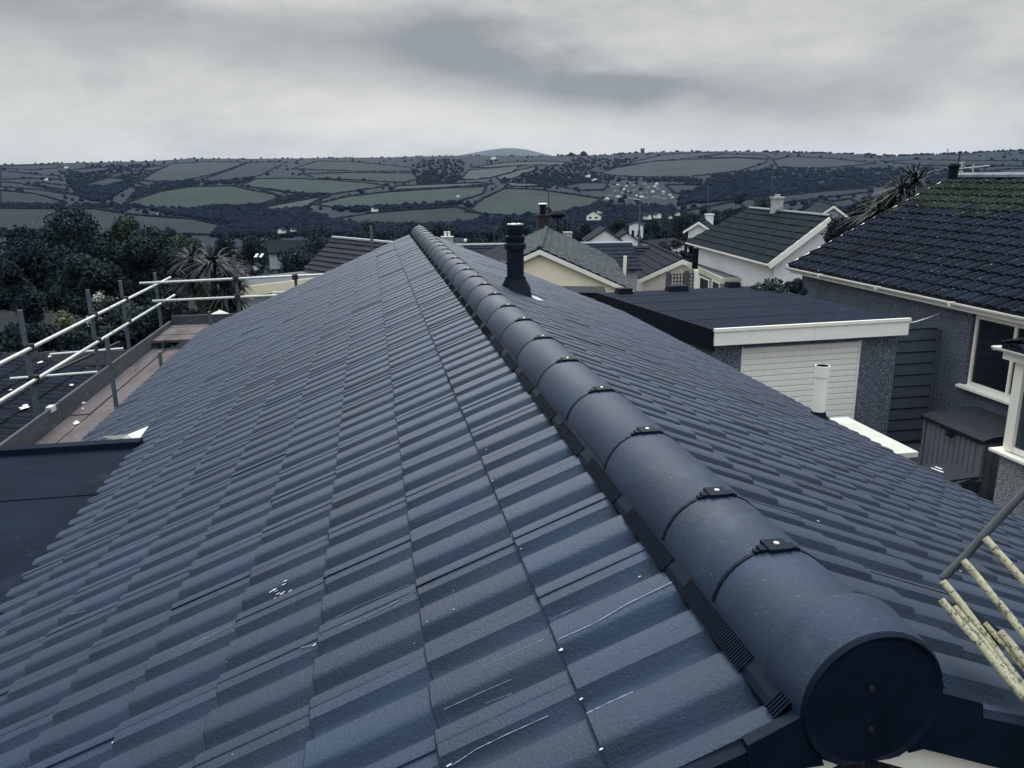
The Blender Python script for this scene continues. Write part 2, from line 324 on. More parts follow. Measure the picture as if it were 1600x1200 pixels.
FIELDS = [
 (G1, [(195, 318), (250, 300), (300, 292), (362, 291), (400, 299), (440, 306), (420, 318), (380, 322), (340, 321), (295, 327), (250, 327), (217, 324)]),
 (G2, [(220, 283), (240, 270), (265, 257), (320, 253), (385, 254), (360, 264), (332, 273), (275, 285)]),
 (G3, [(390, 254), (450, 253), (430, 262), (405, 275), (360, 282), (300, 285), (340, 273), (365, 264)]),
 (G2, [(456, 264), (497, 252), (550, 253), (640, 262), (646, 268), (575, 268), (500, 266)]),
 (G2, [(470, 272), (560, 270), (645, 271), (654, 280), (630, 286), (560, 282), (497, 279)]),
 (G1, [(375, 291), (400, 280), (450, 279), (520, 282), (580, 287), (607, 291), (560, 298), (520, 304), (462, 303), (430, 297)]),
 (G1, [(400, 294), (440, 300), (450, 306), (425, 320), (402, 322), (440, 308)]),
 (G4, [(400, 327), (440, 319), (484, 311), (515, 307), (490, 316), (482, 323), (450, 330), (420, 332)]),
 (G1, [(490, 320), (545, 307), (612, 300), (690, 295), (760, 292), (755, 303), (712, 317), (665, 322), (600, 324), (530, 326)]),
 (G5, [(512, 345), (582, 333), (650, 328), (712, 324), (760, 336), (745, 346), (700, 352), (640, 352), (560, 352)]),
 (G4, [(620, 291), (690, 288), (750, 286), (770, 288), (690, 294), (610, 298)]),
 (G4, [(718, 281), (733, 266), (780, 262), (812, 259), (800, 270), (768, 278), (740, 281)]),
 (G4, [(775, 276), (812, 266), (838, 260), (836, 266), (800, 280), (780, 282)]),
 (G4, [(735, 262), (790, 254), (850, 252), (886, 254), (878, 259), (830, 258), (770, 262)]),
 (G1, [(728, 332), (752, 312), (788, 295), (830, 296), (857, 299), (900, 305), (940, 311), (925, 322), (880, 332), (850, 340), (790, 338)]),
 (G4, [(785, 285), (840, 288), (850, 292), (800, 292)]),
 (PL, [(938, 271), (970, 260), (1025, 252), (1150, 247), (1200, 250), (1192, 256), (1153, 268), (1070, 277), (1000, 277), (960, 275)]),
 (PL2, [(962, 262), (1000, 251), (1037, 242), (1090, 239), (1135, 240), (1087, 246), (1010, 254), (975, 261)]),
 (PL2, [(1095, 247), (1130, 241), (1195, 243), (1205, 248), (1150, 246)]),
 (G3, [(875, 292), (910, 286), (950, 286), (945, 297), (910, 298)]),
 (G3, [(1040, 289), (1097, 290), (1092, 297), (1055, 303)]),
 (G5, [(1040, 336), (1163, 313), (1290, 299), (1362, 294), (1356, 301), (1270, 312), (1167, 327), (1080, 341)]),
 (G5, [(1263, 321), (1330, 311), (1345, 322), (1290, 330)]),
 (G3, [(0, 284), (30, 287), (75, 296), (125, 306), (100, 303), (60, 297), (0, 292)]),
 (G3, [(0, 266), (55, 273), (92, 275), (95, 281), (55, 279), (0, 281)]),
 (G3, [(58, 285), (108, 291), (104, 298), (62, 291)]),
 (G3, [(0, 260), (90, 257), (100, 262), (50, 266), (0, 263)]),
 (G3, [(106, 266), (165, 262), (180, 265), (130, 272)]),
 (G3, [(220, 265), (248, 259), (258, 262), (235, 268)]),
 (G5, [(0, 298), (55, 303), (105, 317), (90, 321), (0, 319)]),
 (G5, [(-60, 326), (150, 327), (205, 336), (300, 343), (350, 353), (330, 368), (100, 366), (-60, 360)]),
 (PL2, [(1208, 250), (1240, 245), (1300, 248), (1370, 256), (1290, 263), (1215, 262)]),
 (G3, [(1375, 252), (1430, 250), (1600, 252), (1600, 260), (1440, 259)]),
 (G3, [(1555, 266), (1700, 258), (1700, 272), (1570, 274)]),
 (G3, [(130, 290), (170, 278), (200, 281), (170, 292)]),
]
def px2ground_many(xs, ys):
    rsx = np.concatenate([np.geomspace(20, 1600, 170), np.arange(1612, 3900, 12)])
    out = []
    for a in range(0, len(xs), 800):
        x = xs[a:a+800]; y = ys[a:a+800]
        r = fwv[None]+rtv[None]*((x-800)/F)[:, None]-upv[None]*((y-600)/F)[:, None]; h = np.hypot(r[:, 0], r[:, 1]); e = r[:, 2]/h; ux = r[:, 0]/h; uy = r[:, 1]/h
        gg = zt(CX+ux[:, None]*rsx, uy[:, None]*rsx)-(CZ+e[:, None]*rsx); ok = (gg > 0).any(1); k = np.argmax(gg > 0, 1); k = np.clip(k, 1, None); ii_ = np.arange(len(x))
        g0_, g1_ = gg[ii_, k-1], gg[ii_, k]; rr = rsx[k-1]+(rsx[k]-rsx[k-1])*np.clip(-g0_/(g1_-g0_+1e-9), 0, 1)
        X_, Y_ = CX+ux*rr, uy*rr; out.append(np.stack([X_, Y_, zt(X_, Y_), np.where(ok, rr, -1)], 1))
    return np.concatenate(out)
WOODS = [
 [(90, 268), (130, 262), (240, 256), (255, 262), (240, 268), (220, 283), (190, 300), (160, 318), (120, 308), (108, 290)],
 [(655, 250), (728, 249), (722, 270), (716, 283), (700, 290), (655, 289), (645, 276)],
 [(838, 262), (880, 256), (905, 245), (960, 249), (1000, 248), (965, 261), (938, 272), (960, 280), (940, 285), (875, 291), (850, 294), (790, 284), (815, 270)],
 [(960, 280), (1070, 280), (1160, 270), (1200, 262), (1290, 264), (1440, 262), (1700, 276), (1700, 300), (1490, 290), (1360, 293), (1290, 298), (1160, 312), (1060, 322), (1060, 290)],
 [(195, 322), (300, 330), (420, 325), (480, 332), (512, 345), (560, 355), (640, 355), (700, 355), (790, 342), (880, 335), (925, 325), (960, 315), (1050, 325), (1060, 342), (1300, 335), (1700, 320), (1700, 400), (300, 400), (350, 355), (300, 341)],
 [(520, 327), (600, 325), (712, 319), (712, 323), (640, 328), (540, 332)],
 [(265, 285), (400, 278), (385, 290), (340, 288), (300, 290), (230, 306), (200, 315), (215, 295)],
 [(440, 306), (470, 304), (520, 305), (480, 310), (440, 318), (420, 319)],
 [(-60, 320), (100, 322), (200, 320), (205, 326), (-60, 327)],
]
def inpoly(px, py, poly):
    ins = np.zeros(px.shape, bool); n = len(poly)
    for i in range(n):
        x1, y1 = poly[i]; x2, y2 = poly[(i+1) % n]
        if y1 == y2: continue
        c = ((y1 > py) != (y2 > py)) & (px < (x2-x1)*(py-y1)/(y2-y1)+x1)
        ins ^= c
    return ins
azs = np.concatenate([np.linspace(-180, -38, 60)[:-1], np.linspace(-38, 58, 1150)[:-1], np.linspace(58, 180, 50)])
rs = np.concatenate([[0.01, 10, 20, 30], np.geomspace(36, 500, 60), np.linspace(520, 1500, 90), np.linspace(1510, 3700, 330), [3800, 3950, 4200, 4700, 5500, 7500, 11000]])
A, RG = np.meshgrid(np.radians(azs), rs)
X = CX+np.sin(A)*RG; Y = np.cos(A)*RG; Z = zt(X, Y); Z = np.where(RG > 5000, np.minimum(Z, -20.0), Z)
V = np.stack([X, Y, Z], -1).reshape(-1, 3)
px, py, dz = proj(V)
vis = dz > 1
na = len(azs); nr = len(rs)
ii, jj = np.meshgrid(np.arange(nr-1), np.arange(na-1), indexing='ij')
base = (ii*na+jj).ravel(); Q = np.stack([base, base+1, base+na+1, base+na], -1)
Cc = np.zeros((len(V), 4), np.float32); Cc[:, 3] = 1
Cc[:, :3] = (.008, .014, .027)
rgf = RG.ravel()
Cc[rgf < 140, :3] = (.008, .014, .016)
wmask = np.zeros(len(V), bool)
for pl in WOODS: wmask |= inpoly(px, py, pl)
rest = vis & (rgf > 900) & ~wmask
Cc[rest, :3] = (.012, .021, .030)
for c, poly in FIELDS:
    msk = inpoly(px, py, poly) & vis & (rgf > 300)
    k = .93+.14*rng.random()
    Cc[msk, :3] = np.array(c)*k*.84
me = np_mesh('terrain', V, Q, [mat('_t', (1, 1, 1))], smooth=True)
MATS.pop('_t')
ca = me.color_attributes.new('Col', 'FLOAT_COLOR', 'POINT'); ca.data.foreach_set('color', Cc.ravel())
tm = bpy.data.materials.new('fields_and_scrub'); tm.use_nodes = True; t = tm.node_tree; b = t.nodes['Principled BSDF']; b.inputs['Roughness'].default_value = .95; b.inputs['Specular IOR Level'].default_value = .1
at = t.nodes.new('ShaderNodeAttribute'); at.attribute_name = 'Col'; g = t.nodes.new('ShaderNodeNewGeometry')
tx = t.nodes.new('ShaderNodeTexNoise'); tx.inputs['Scale'].default_value = .012; tx.inputs['Detail'].default_value = 9; tx.inputs['Roughness'].default_value = .7; t.links.new(g.outputs['Position'], tx.inputs[0])
mr = t.nodes.new('ShaderNodeMapRange'); t.links.new(tx.outputs[0], mr.inputs[0]); mr.inputs[1].default_value = .3; mr.inputs[2].default_value = .7; mr.inputs[3].default_value = .62; mr.inputs[4].default_value = 1.38
vm = t.nodes.new('ShaderNodeVectorMath'); vm.operation = 'SCALE'; t.links.new(at.outputs[0], vm.inputs[0]); t.links.new(mr.outputs[0], vm.inputs['Scale']); t.links.new(vm.outputs[0], b.inputs['Base Color'])
me.materials.clear(); me.materials.append(tm)
tag(link('terrain', me), kind='structure')
# the far rounded hill on the skyline
hx = np.linspace(690, 900, 90); prof_ = [(690, 250), (715, 243), (740, 238.5), (765, 234), (785, 231.5), (805, 231.5), (825, 234), (845, 239), (862, 243), (900, 252)]
HV = []; HD = 6500
for k, u in enumerate(np.linspace(0, 1, 14)):
    for x in hx:
        yt = np.interp(x, *zip(*prof_)); p = atD(x, 262+(yt-262)*math.sin(u*math.pi/2), HD-900*(1-u)); HV.append(p)
for x in hx:
    p = atD(x, 262, HD+700); HV.append(p)
n_ = len(hx); HQ = [(k*n_+i, k*n_+i+1, (k+1)*n_+i+1, (k+1)*n_+i) for k in range(14) for i in range(n_-1)]
M_hill = mat('moorland_hill', (.05, .065, .085), .95, .2, .004)
tag(link('distant_hill', np_mesh('distant_hill', HV, HQ, M_hill, smooth=True)), kind='structure')

# ---- low poly crowns used for far woods, hedges and scrub
_bm = bmesh.new(); bmesh.ops.create_icosphere(_bm, subdivisions=1, radius=1); _iv = np.array([v.co[:] for v in _bm.verts]); _if = np.array([[v.index for v in f.verts] for f in _bm.faces]); _bm.free()
def crowns(name, P, S, mat_, flat=.8, jit=.28, kind='stuff', label=None, cat=None):
    P = np.asarray(P, float); S = np.asarray(S, float); n = len(P); nv = len(_iv)
    dirs = np.tile(_iv, (n, 1, 1))*(1+jit*(rng.random((n, nv, 1))*2-1))
    dirs[:, :, 2] *= flat
    Vv = P[:, None, :]+dirs*S[:, None, None]
    Ff = (_if[None]+np.arange(n)[:, None, None]*nv).reshape(-1, 3)
    o = link(name, np_mesh(name, Vv.reshape(-1, 3), Ff, mat_, smooth=True))
    return tag(o, label, cat, kind=kind)
def in_field(x, y):
    a = np.array([x]); b = np.array([y])
    return any(inpoly(a, b, pl)[0] for _, pl in FIELDS)
xs_ = rng.uniform(-40, 1660, 40000); ys_ = rng.uniform(238, 372, 40000)
inf_ = np.zeros(len(xs_), bool)
for _, pl in FIELDS: inf_ |= inpoly(xs_, ys_, pl)
G_ = px2ground_many(xs_, ys_); sz = rng.uniform(3.0, 6.5, len(xs_)); rr_ = G_[:, 3]
inw_ = np.zeros(len(xs_), bool)
for pl in WOODS: inw_ |= inpoly(xs_, ys_, pl)
ok = ~inf_ & (rr_ > 500) & (inw_ | (rng.random(len(xs_)) < .10))
ok &= ~((xs_ > 945) & (xs_ < 1065) & (ys_ > 284) & (ys_ < 326) & (rng.random(len(xs_)) < .8))
ok &= ~((rr_ < 1200) & (rng.random(len(xs_)) > (np.clip(rr_, 1, None)/1200)**1.2))
ok &= ~((rr_ > 2300) & (rng.random(len(xs_)) < .35))
WP = [(p[0], p[1], p[2]+q*.45) for p, q in zip(G_[ok][:10500], sz[ok])]; WS = list(sz[ok][:10500])
# ragged tree line along the crest
for x in np.arange(-30, 1640, 2.2):
    if rng.random() < (.75 if (x > 870 and x < 1000) or x > 1190 else .22):
        r = ray(x, 245); a = math.atan2(r[0], r[1]); rr = 3700+rng.uniform(-60, 60); s_ = rng.uniform(3.5, 8) if x > 860 else rng.uniform(3, 6)
        X_, Y_ = CX+math.sin(a)*rr, math.cos(a)*rr; WP.append((X_, Y_, float(zt(X_, Y_))+s_*.3)); WS.append(s_)
crowns('woodland', WP, WS, M_wood_far, .85, .3)
# hedgerows round the fields
hx_ = []; hy_ = []
for c, poly in FIELDS:
    n = len(poly)
    for i in range(n):
        (x1, y1), (x2, y2) = poly[i], poly[(i+1) % n]
        k = max(2, int(math.hypot(x2-x1, (y2-y1)*3)/1.6))
        for u in np.linspace(0, 1, k, endpoint=False): hx_.append(x1+(x2-x1)*u); hy_.append(y1+(y2-y1)*u)
G_ = px2ground_many(np.array(hx_), np.array(hy_)); ok = (G_[:, 3] > 0) & (G_[:, 3] < 3680) & (rng.random(len(hx_)) > .08); G_ = G_[ok]
HS = rng.uniform(2.0, 4.2, len(G_))*np.where(G_[:, 3] > 1200, 1, .7); HP = G_[:, :3].copy(); HP[:, 2] += HS*.25
crowns('hedgerows', HP, HS, M_hedge, .75, .3)

# ================================================================ trees
def leaf_cloud(name, centres, radii, n, size, mat_, parent=None, squash=.8, seed=1, fill=.55, droop=0):
    g_ = np.random.default_rng(seed); C = np.array(centres, float); Rr = np.array(radii, float)
    wts = Rr**2; wts /= wts.sum(); k = g_.choice(len(C), n, p=wts)
    d = g_.normal(size=(n, 3)); d /= np.linalg.norm(d, axis=1)[:, None]
    rad = Rr[k]*(fill+(1-fill)*g_.random(n)**.5)*(1+.12*g_.normal(size=n))
    P = C[k]+d*rad[:, None]*np.array([1, 1, squash])
    P[:, 2] -= droop*g_.random(n)**2*Rr[k]
    nrm = d*.7+g_.normal(size=(n, 3))*.6; nrm /= np.linalg.norm(nrm, axis=1)[:, None]
    a = np.cross(nrm, g_.normal(size=(n, 3))); a /= np.linalg.norm(a, axis=1)[:, None]; b_ = np.cross(nrm, a)
    s_ = size*(.5+g_.random(n))[:, None]
    Vv = np.stack([P-a*s_, P-b_*s_*.55+nrm*s_*.15, P+a*s_, P+b_*s_*.55-nrm*s_*.1], 1).reshape(-1, 3)
    return link(name, np_mesh(name, Vv, np.arange(n*4).reshape(-1, 4), mat_), parent)
def lobes(c, rx, rz, k, g_):
    out = []; rad = []
    for _ in range(k):
        d = g_.normal(size=3); d /= np.linalg.norm(d); q = g_.random()**.5
        out.append((c[0]+d[0]*rx*q*.75, c[1]+d[1]*rx*q*.75, c[2]+d[2]*rz*q*.75)); rad.append(rx*g_.uniform(.26, .46))
    return out, rad
def tree(pxx, top, bot, wpx, D, label, mat_, n=2600, leaf=.2, name='broadleaf_tree', cat='tree', group=None, seed=0, k=14, trunk=True, deep=False):
    """pxx centre px, top and bottom y of the crown in px, crown width in px, distance D"""
    s = D/F*1.02
    pt = atD(pxx, top, D); pb = atD(pxx, bot, D); gz_ = float(zt(pt[0], pt[1]))
    pb[2] = max(pb[2], gz_+.3)
    if deep: pb[2] = gz_+.2
    c = (pt[0], pt[1], (pt[2]+pb[2])/2); rx = wpx*s/2; rz = max((pt[2]-pb[2])/2, .3)
    o = empty(name, (pt[0], pt[1], gz_), label, cat, group)
    g_ = np.random.default_rng(seed+100); ce, ra = lobes(c, rx, rz, k, g_)
    ra = [min(q, rz*.8) for q in ra]
    if trunk:
        mb = MB(); mb.tube([(pt[0], pt[1], gz_-.3), (pt[0]+.1*rx*.3, pt[1], (gz_+c[2])/2), (pt[0], pt[1], c[2]+rz*.3)], [rx*.09+.06, rx*.06+.05, .04], 7)
        for q in ce[:6]:
            mb.tube([(pt[0], pt[1], (gz_+c[2])/2), ((pt[0]+q[0])/2, (pt[1]+q[1])/2, (c[2]+q[2])/2-.1), q], [rx*.045+.03, rx*.03+.02, .015], 5)
        mb.build('trunk', M_trunk, o, smooth=60)
    leaf_cloud('crown', ce, ra, n, leaf, mat_, o, .85, seed+5)
    return o

# big dark trees on the left
tree(75, 328, 500, 150, 44, 'tall blue-black evergreen tree at the far left above the scaffold posts', M_leafb, 34000, .085, seed=1, k=26)
tree(165, 324, 470, 105, 46, 'rounded dull green tree, its top the highest beside the far-left evergreen', M_leafm, 26000, .08, seed=2, k=20)
tree(128, 372, 520, 100, 41, 'dark shadowy tree standing in front of the gap between the two tallest left trees', M_leafd, 20000, .08, seed=3, k=18)
tree(225, 345, 500, 120, 42, 'broad dark green tree behind the corner of the scaffold handrails', M_leafd, 26000, .08, seed=4, k=20)
tree(275, 355, 450, 80, 45, 'bushy mid-green tree between the dark left trees and the cordyline palm', M_leafm, 17000, .075, seed=5, k=16)
tree(20, 400, 545, 70, 38, 'dark scrubby tree cut by the left edge of the picture', M_leafb, 12000, .075, seed=6, k=14, deep=True)
tree(228, 470, 560, 120, 24, 'low dark bush under the far end of the scaffold handrails', M_leafd, 14000, .05, seed=31, k=14, name='garden_bush', cat='bush', trunk=False)
tree(330, 480, 540, 90, 23, 'dark bush below the cordyline palm behind the pale peaked canopy', M_leafd, 9000, .05, seed=32, k=10, name='garden_bush', cat='bush', trunk=False)
tree(97, 477, 525, 34, 24, 'small pale yellow-green shrub below the dark trees left of the scaffold', M_leafy, 900, .06, seed=7, k=7, name='garden_shrub', cat='shrub', trunk=False)
for i, (a, b_, c_, w_, lb) in enumerate([(135, 500, 535, 44, 'shrub with pale blossom right of the yellow-green shrub'), (163, 455, 500, 50, 'shrub with pale flowers behind the second outer scaffold post'), (205, 478, 515, 40, 'pale flowering shrub seen between the two handrails near the third outer post'), (150, 480, 525, 30, 'small grey-leaved bush just above the upper handrail')]):
    o = tree(a, b_, c_, w_, 25+i, lb, M_leafm, 700, .06, seed=10+i, k=6, name='flowering_shrub', cat='shrub', trunk=False)
    pt = atD(a, b_+8, 25+i); g_ = np.random.default_rng(50+i); ce, ra = lobes((pt[0], pt[1], pt[2]-.1), w_*25/F*.5, .35, 6, g_)
    leaf_cloud('blossom', ce, ra, 160, .035, M_leafw, o, seed=60+i)
for i, (a, b_, c_, w_, lb) in enumerate([(15, 500, 548, 60, 'dark bush at the left edge just above the lower-left roof'), (58, 505, 548, 60, 'dark bush behind the fence left of the yellow-green shrub'), (118, 512, 548, 56, 'dark bush behind the fence right of the yellow-green shrub'), (180, 505, 545, 60, 'dark bush behind the fence near the third outer scaffold post'), (250, 495, 540, 60, 'dark bush beyond the far corner of the scaffold deck')]):
    tree(a, b_, c_, w_, 23.5, lb, M_leafd, 6500, .05, seed=300+i, k=12, name='garden_bush', cat='bush', trunk=False, deep=True)
# dark scrub running along the valley foot between the gardens
MID = [(455, 372, 420, 60, 75, M_leafb), (500, 350, 400, 90, 110, M_leafb), (568, 332, 392, 46, 95, M_leafd), (548, 352, 392, 40, 90, M_leafd), (620, 352, 392, 60, 120, M_leafb), (680, 345, 385, 50, 110, M_leafb), (700, 338, 372, 24, 130, M_leafd), (745, 345, 392, 60, 85, M_leafb), (775, 352, 384, 34, 60, M_leafm), (815, 335, 385, 60, 140, M_leafb), (880, 335, 372, 60, 150, M_leafb), (760, 330, 360, 60, 170, M_leafb), (915, 345, 385, 36, 110, M_leafb), (1010, 345, 380, 50, 140, M_leafb), (1045, 345, 392, 46, 80, M_leafb), (1083, 330, 375, 50, 110, M_leafb), (1085, 352, 392, 30, 60, M_leafb), (1070, 372, 398, 26, 52, M_leafb), (1065, 310, 342, 60, 260, M_leafb), (1110, 300, 334, 40, 300, M_leafb), (1240, 312, 330, 50, 150, M_leafb), (385, 355, 390, 60, 120, M_leafb), (430, 360, 395, 60, 140, M_leafb), (340, 350, 400, 60, 100, M_leafb), (650, 338, 372, 60, 190, M_leafb), (590, 345, 385, 60, 170, M_leafb), (520, 378, 412, 50, 80, M_leafb), (960, 350, 385, 40, 120, M_leafb), (-10, 345, 400, 80, 90, M_leafb), (1150, 292, 318, 50, 330, M_leafb), (1195, 288, 310, 46, 330, M_leafb), (850, 318, 350, 40, 260, M_leafb), (790, 325, 352, 50, 220, M_leafb), (1020, 325, 345, 40, 300, M_leafb)]
MIDL = {}
for i, (a, t_, b_, w_, D, mm) in enumerate(MID):
    where = 'left of the purple-brown roof' if a < 540 else ('behind the ridge and flue' if a < 930 else 'around the white gables and lamp pole')
    tree(a, t_, b_, w_, D, 'dim blue-green tree in the wooded valley bottom, %s' % where, mm, 3200, .0011*D+.035, seed=200+i, k=16, deep=True, group='valley trees ' + where)
# mid distance wood mass on the valley floor (r 60..520 m)
xs_ = rng.uniform(-60, 1700, 9000); ys_ = rng.uniform(325, 445, 9000); G_ = px2ground_many(xs_, ys_); rr_ = G_[:, 3]
inf_ = np.zeros(len(xs_), bool)
for _, pl in FIELDS: inf_ |= inpoly(xs_, ys_, pl)
ok = (rr_ > 60) & (rr_ < 560) & (rng.random(9000) < (np.clip(rr_, 1, None)/400)**1.1+.05) & ~(inf_ & (rr_ > 300)); G_ = G_[ok][:2600]
WS = np.where(G_[:, 3] < 250, rng.uniform(1.2, 2.6, len(G_)), rng.uniform(2, 4.2, len(G_))); WP = G_[:, :3].copy(); WP[:, 2] += WS*.4
# leafy lumps rather than smooth balls: scatter leaf cards over each crown
leaf_cloud('valley_scrub', WP, WS, 170000, .24, M_leafb, None, .9, 77, .6)['kind'] = 'stuff'

# weeping conifer in front of the white house
tree(965, 326, 384, 38, 105, 'drooping dark conifer in front of the small white house with two gables', M_leafd, 9000, .10, seed=71, k=12, name='weeping_conifer')

# cordyline palm (torbay palm)
def cordyline(name, heads, D, label, cat='palm', L=.95, nb=70, seed=0, trunk_mat=None):
    g_ = np.random.default_rng(seed); p0 = atD(heads[0][0], heads[0][1], D); gz_ = float(zt(p0[0], p0[1]))
    o = empty(name, (p0[0], p0[1], gz_), label, cat)
    bm_ = MB(); base = np.array([p0[0], p0[1], gz_])
    V_ = []; F_ = []
    for hx_, hy_, k_ in heads:
        h = atD(hx_, hy_, D+g_.uniform(-.7, .7)); mid = (base+h)/2+np.array([g_.uniform(-.2, .2), 0, -.3])
        bm_.tube([base, mid, h], [.16, .11, .07], 7)
        for j in range(int(nb*k_)):
            d = g_.normal(size=3); d[2] = abs(d[2])*.9-.25; d /= np.linalg.norm(d); l_ = L*k_*g_.uniform(.75, 1.15)
            sd_ = np.cross(d, (0, 0, 1.0)); sd_ /= np.linalg.norm(sd_)+1e-9; wdt = .032
            pts = []
            for u in (0, .35, .7, 1.0):
                q = h+d*l_*u+np.array([0, 0, -.42*l_*u*u]); ww = wdt*(1-u)**.5 if u < 1 else .002
                pts += [q-sd_*ww, q+sd_*ww]
            b0 = len(V_); V_ += pts; F_ += [(b0+2*i, b0+2*i+1, b0+2*i+3, b0+2*i+2) for i in range(3)]
    bm_.build('trunk', M_trunk, o, smooth=60)
    link('leaf_blades', np_mesh('leaf_blades', V_, F_, M_palm), o)
    return o
cordyline('cordyline_palm', [(333, 410, 1.05), (300, 405, .85), (357, 425, .85), (318, 450, .95), (350, 455, .9), (295, 440, .8), (335, 480, .7), (372, 470, .7), (372, 445, .6)], 23, 'spiky cordyline palm behind the scaffold corner post', nb=130, L=.85, seed=3)
cordyline('cordyline_palm', [(1395, 312, 1.0), (1430, 285, 1.0), (1372, 335, .9), (1410, 300, .9)], 27, 'windblown grey-green palm above the left slope edge of the big right-hand roof', nb=120, L=1.3, seed=5)
tree(1330, 340, 400, 84, 27, 'tangled grey-brown bush against the verge of the big right-hand roof', M_twig, 16000, .05, seed=41, k=14, name='tangled_bush', cat='bush')
tree(1375, 300, 370, 70, 28, 'dense dark bush at the foot of the windblown palm', M_leafb, 13000, .055, seed=42, k=12, name='tangled_bush', cat='bush')
tree(1205, 448, 470, 70, 17.5, 'low shrub with pale leaves between the felt garage roof and the rendered house', M_leafm, 900, .05, seed=43, k=8, name='pale_shrub', cat='shrub', trunk=False)
tree(1240, 436, 462, 40, 18.5, 'dark small bush at the corner of the rendered house', M_leafb, 900, .05, seed=44, k=6, name='dark_shrub', cat='shrub', trunk=False)

# ================================================================ THE BUNGALOW ROOF (the roof we stand over)
AL = 0.40207; CA, SA = math.cos(AL), math.sin(AL)
TW, TG = .298, .2775; T0 = .4212; NC = 12; NR = 37; Y0 = .959; YE = Y0+NR*TW; OFF = -.018
LIFT = .010
PU = [0, .003, .030, .042, .050, .058, .070, .084, .096, .108, .118, .182, .194, .203, .212, .224, .238, .252, .268, .290, .298]
PH = [.0335, .0350, .0345, .031, .017, .0045, .0010, .002, .012, .0280, .0345, .0350, .031, .018, .0055, .001, .002, .010, .028, .0320, .0325]
PH = [h*1.0 for h in PH]
def prof(u): return float(np.interp(u, PU, PH))
bung = empty('bungalow', (0, 6, -3.95), 'bungalow under the blue-grey interlocking tiled roof that fills the foreground', 'house')
def tile_mesh(name, mt, flip=False):
    """local axes: x = down the slope (head at 0), y = along the ridge, z = off the slope"""
    mb = MB(); v0, v1 = 0.0, TG
    us = PU; n = len(us)
    top = [(v0, u if not flip else TW-u, PH[i]) for i, u in enumerate(us)]
    tail = [(v1-.004, u if not flip else TW-u, PH[i]+LIFT) for i, u in enumerate(us)]
    tail2 = [(v1, u if not flip else TW-u, PH[i]+LIFT-.004) for i, u in enumerate(us)]
    foot = [(v1-.002, u if not flip else TW-u, PH[i]-.004) for i, u in enumerate(us)]
    vs = top+tail+tail2+foot; fs = []
    for r_ in range(3):
        for i in range(n-1):
            q = (r_*n+i, (r_+1)*n+i, (r_+1)*n+i+1, r_*n+i+1)
            fs.append(q if not flip else q[::-1])
    mb.add(vs, fs)
    # lip at the side lock
    lip = [top[0], tail2[0], (tail2[0][0], tail2[0][1], tail2[0][2]-.012), (0, top[0][1], top[0][2]-.012)]
    mb.add(lip, [(0, 3, 2, 1) if not flip else (0, 1, 2, 3)])
    return mb.mesh(name, mt, smooth=35), mb
def slopeM(side, s, Y, h=0.0):
    """matrix placing tile local frame: origin at distance s down the slope"""
    ex = Vector((side*CA, 0, -SA)); ez = Vector((side*SA, 0, CA)); ey = Vector((0, 1, 0))
    o = Vector((side*s*CA, Y, -s*SA))+ez*h
    return Matrix(((ex.x, ey.x, ez.x, o.x), (ex.y, ey.y, ez.y, o.y), (ex.z, ey.z, ez.z, o.z), (0, 0, 0, 1)))
tmL, mbL = tile_mesh('tile_left', M_tile, False)
tmR, mbR = tile_mesh('tile_right', M_tile, True)
tmR.flip_normals() if False else None
cand = []
for side in (-1, 1):
    for j in range(NC):
        s0 = T0+TG*(j-1)
        for k in range(NR):
            y0 = Y0+TW*k
            c = np.array([side*(s0+.14)*CA, y0+.15, -(s0+.14)*SA]); x, y, d = proj(c)
            inf = (-120 < x < 1720) and (-50 < y < 1330) and d > 0
            # hidden below the flat roof on the left
            if side < 0 and s0 > 2.35 and y0 < 5.3: inf = False
            cand.append(((0 if inf else 100)+np.linalg.norm(c-CAM), side, s0, y0))
cand.sort(key=lambda q: q[0])
stuffV = []; stuffF = []; cnt = 0
binv = pmat(bung).inverted()
TJ = {}
for i, (d, side, s0, y0) in enumerate(cand):
    jt = Matrix.Translation((random.gauss(0, .0012), random.gauss(0, .0006), OFF+random.gauss(0, .0012))) @ Matrix.Rotation(random.gauss(0, .0025), 4, 'X') @ Matrix.Rotation(random.gauss(0, .0025), 4, 'Y')
    Mx = slopeM(side, s0, y0) @ jt
    if i < 300:
        o = bpy.data.objects.new('roof_tile', tmL if side < 0 else tmR); col.objects.link(o); o.parent = bung
        o.matrix_parent_inverse = binv; o.matrix_basis = Mx; TJ[(side, round(s0, 3), round(y0, 3))] = Mx
    else:
        mb = mbL if side < 0 else mbR; a = np.array(Mx); vv = np.array(mb.v)@a[:3, :3].T+a[:3, 3]; stuffV.append(vv); stuffF.append(np.array(mb.f)+cnt); cnt += len(vv)
o = link('far_roof_tiles', np_mesh('far_roof_tiles', np.concatenate(stuffV), np.concatenate(stuffF), M_tile, smooth=False), bung)
o.data.polygons.foreach_set('use_smooth', [True]*len(o.data.polygons)); o.data.set_sharp_from_angle(angle=R(35)); o['kind'] = 'stuff'
# underlay / structure below the tiles so nothing shows through
mb = MB()
for side in (-1, 1):
    a0, a1 = .0, T0+TG*11-.03
    P = [(0, Y0+.01, -.034), (side*a1*CA, Y0+.01, -a1*SA-.036), (side*a1*CA, YE-.01, -a1*SA-.036), (0, YE-.01, -.034)]
    mb.prism(P, (0, 0, -.05))
mb.build('roof_underlay', M_feltside, bung)
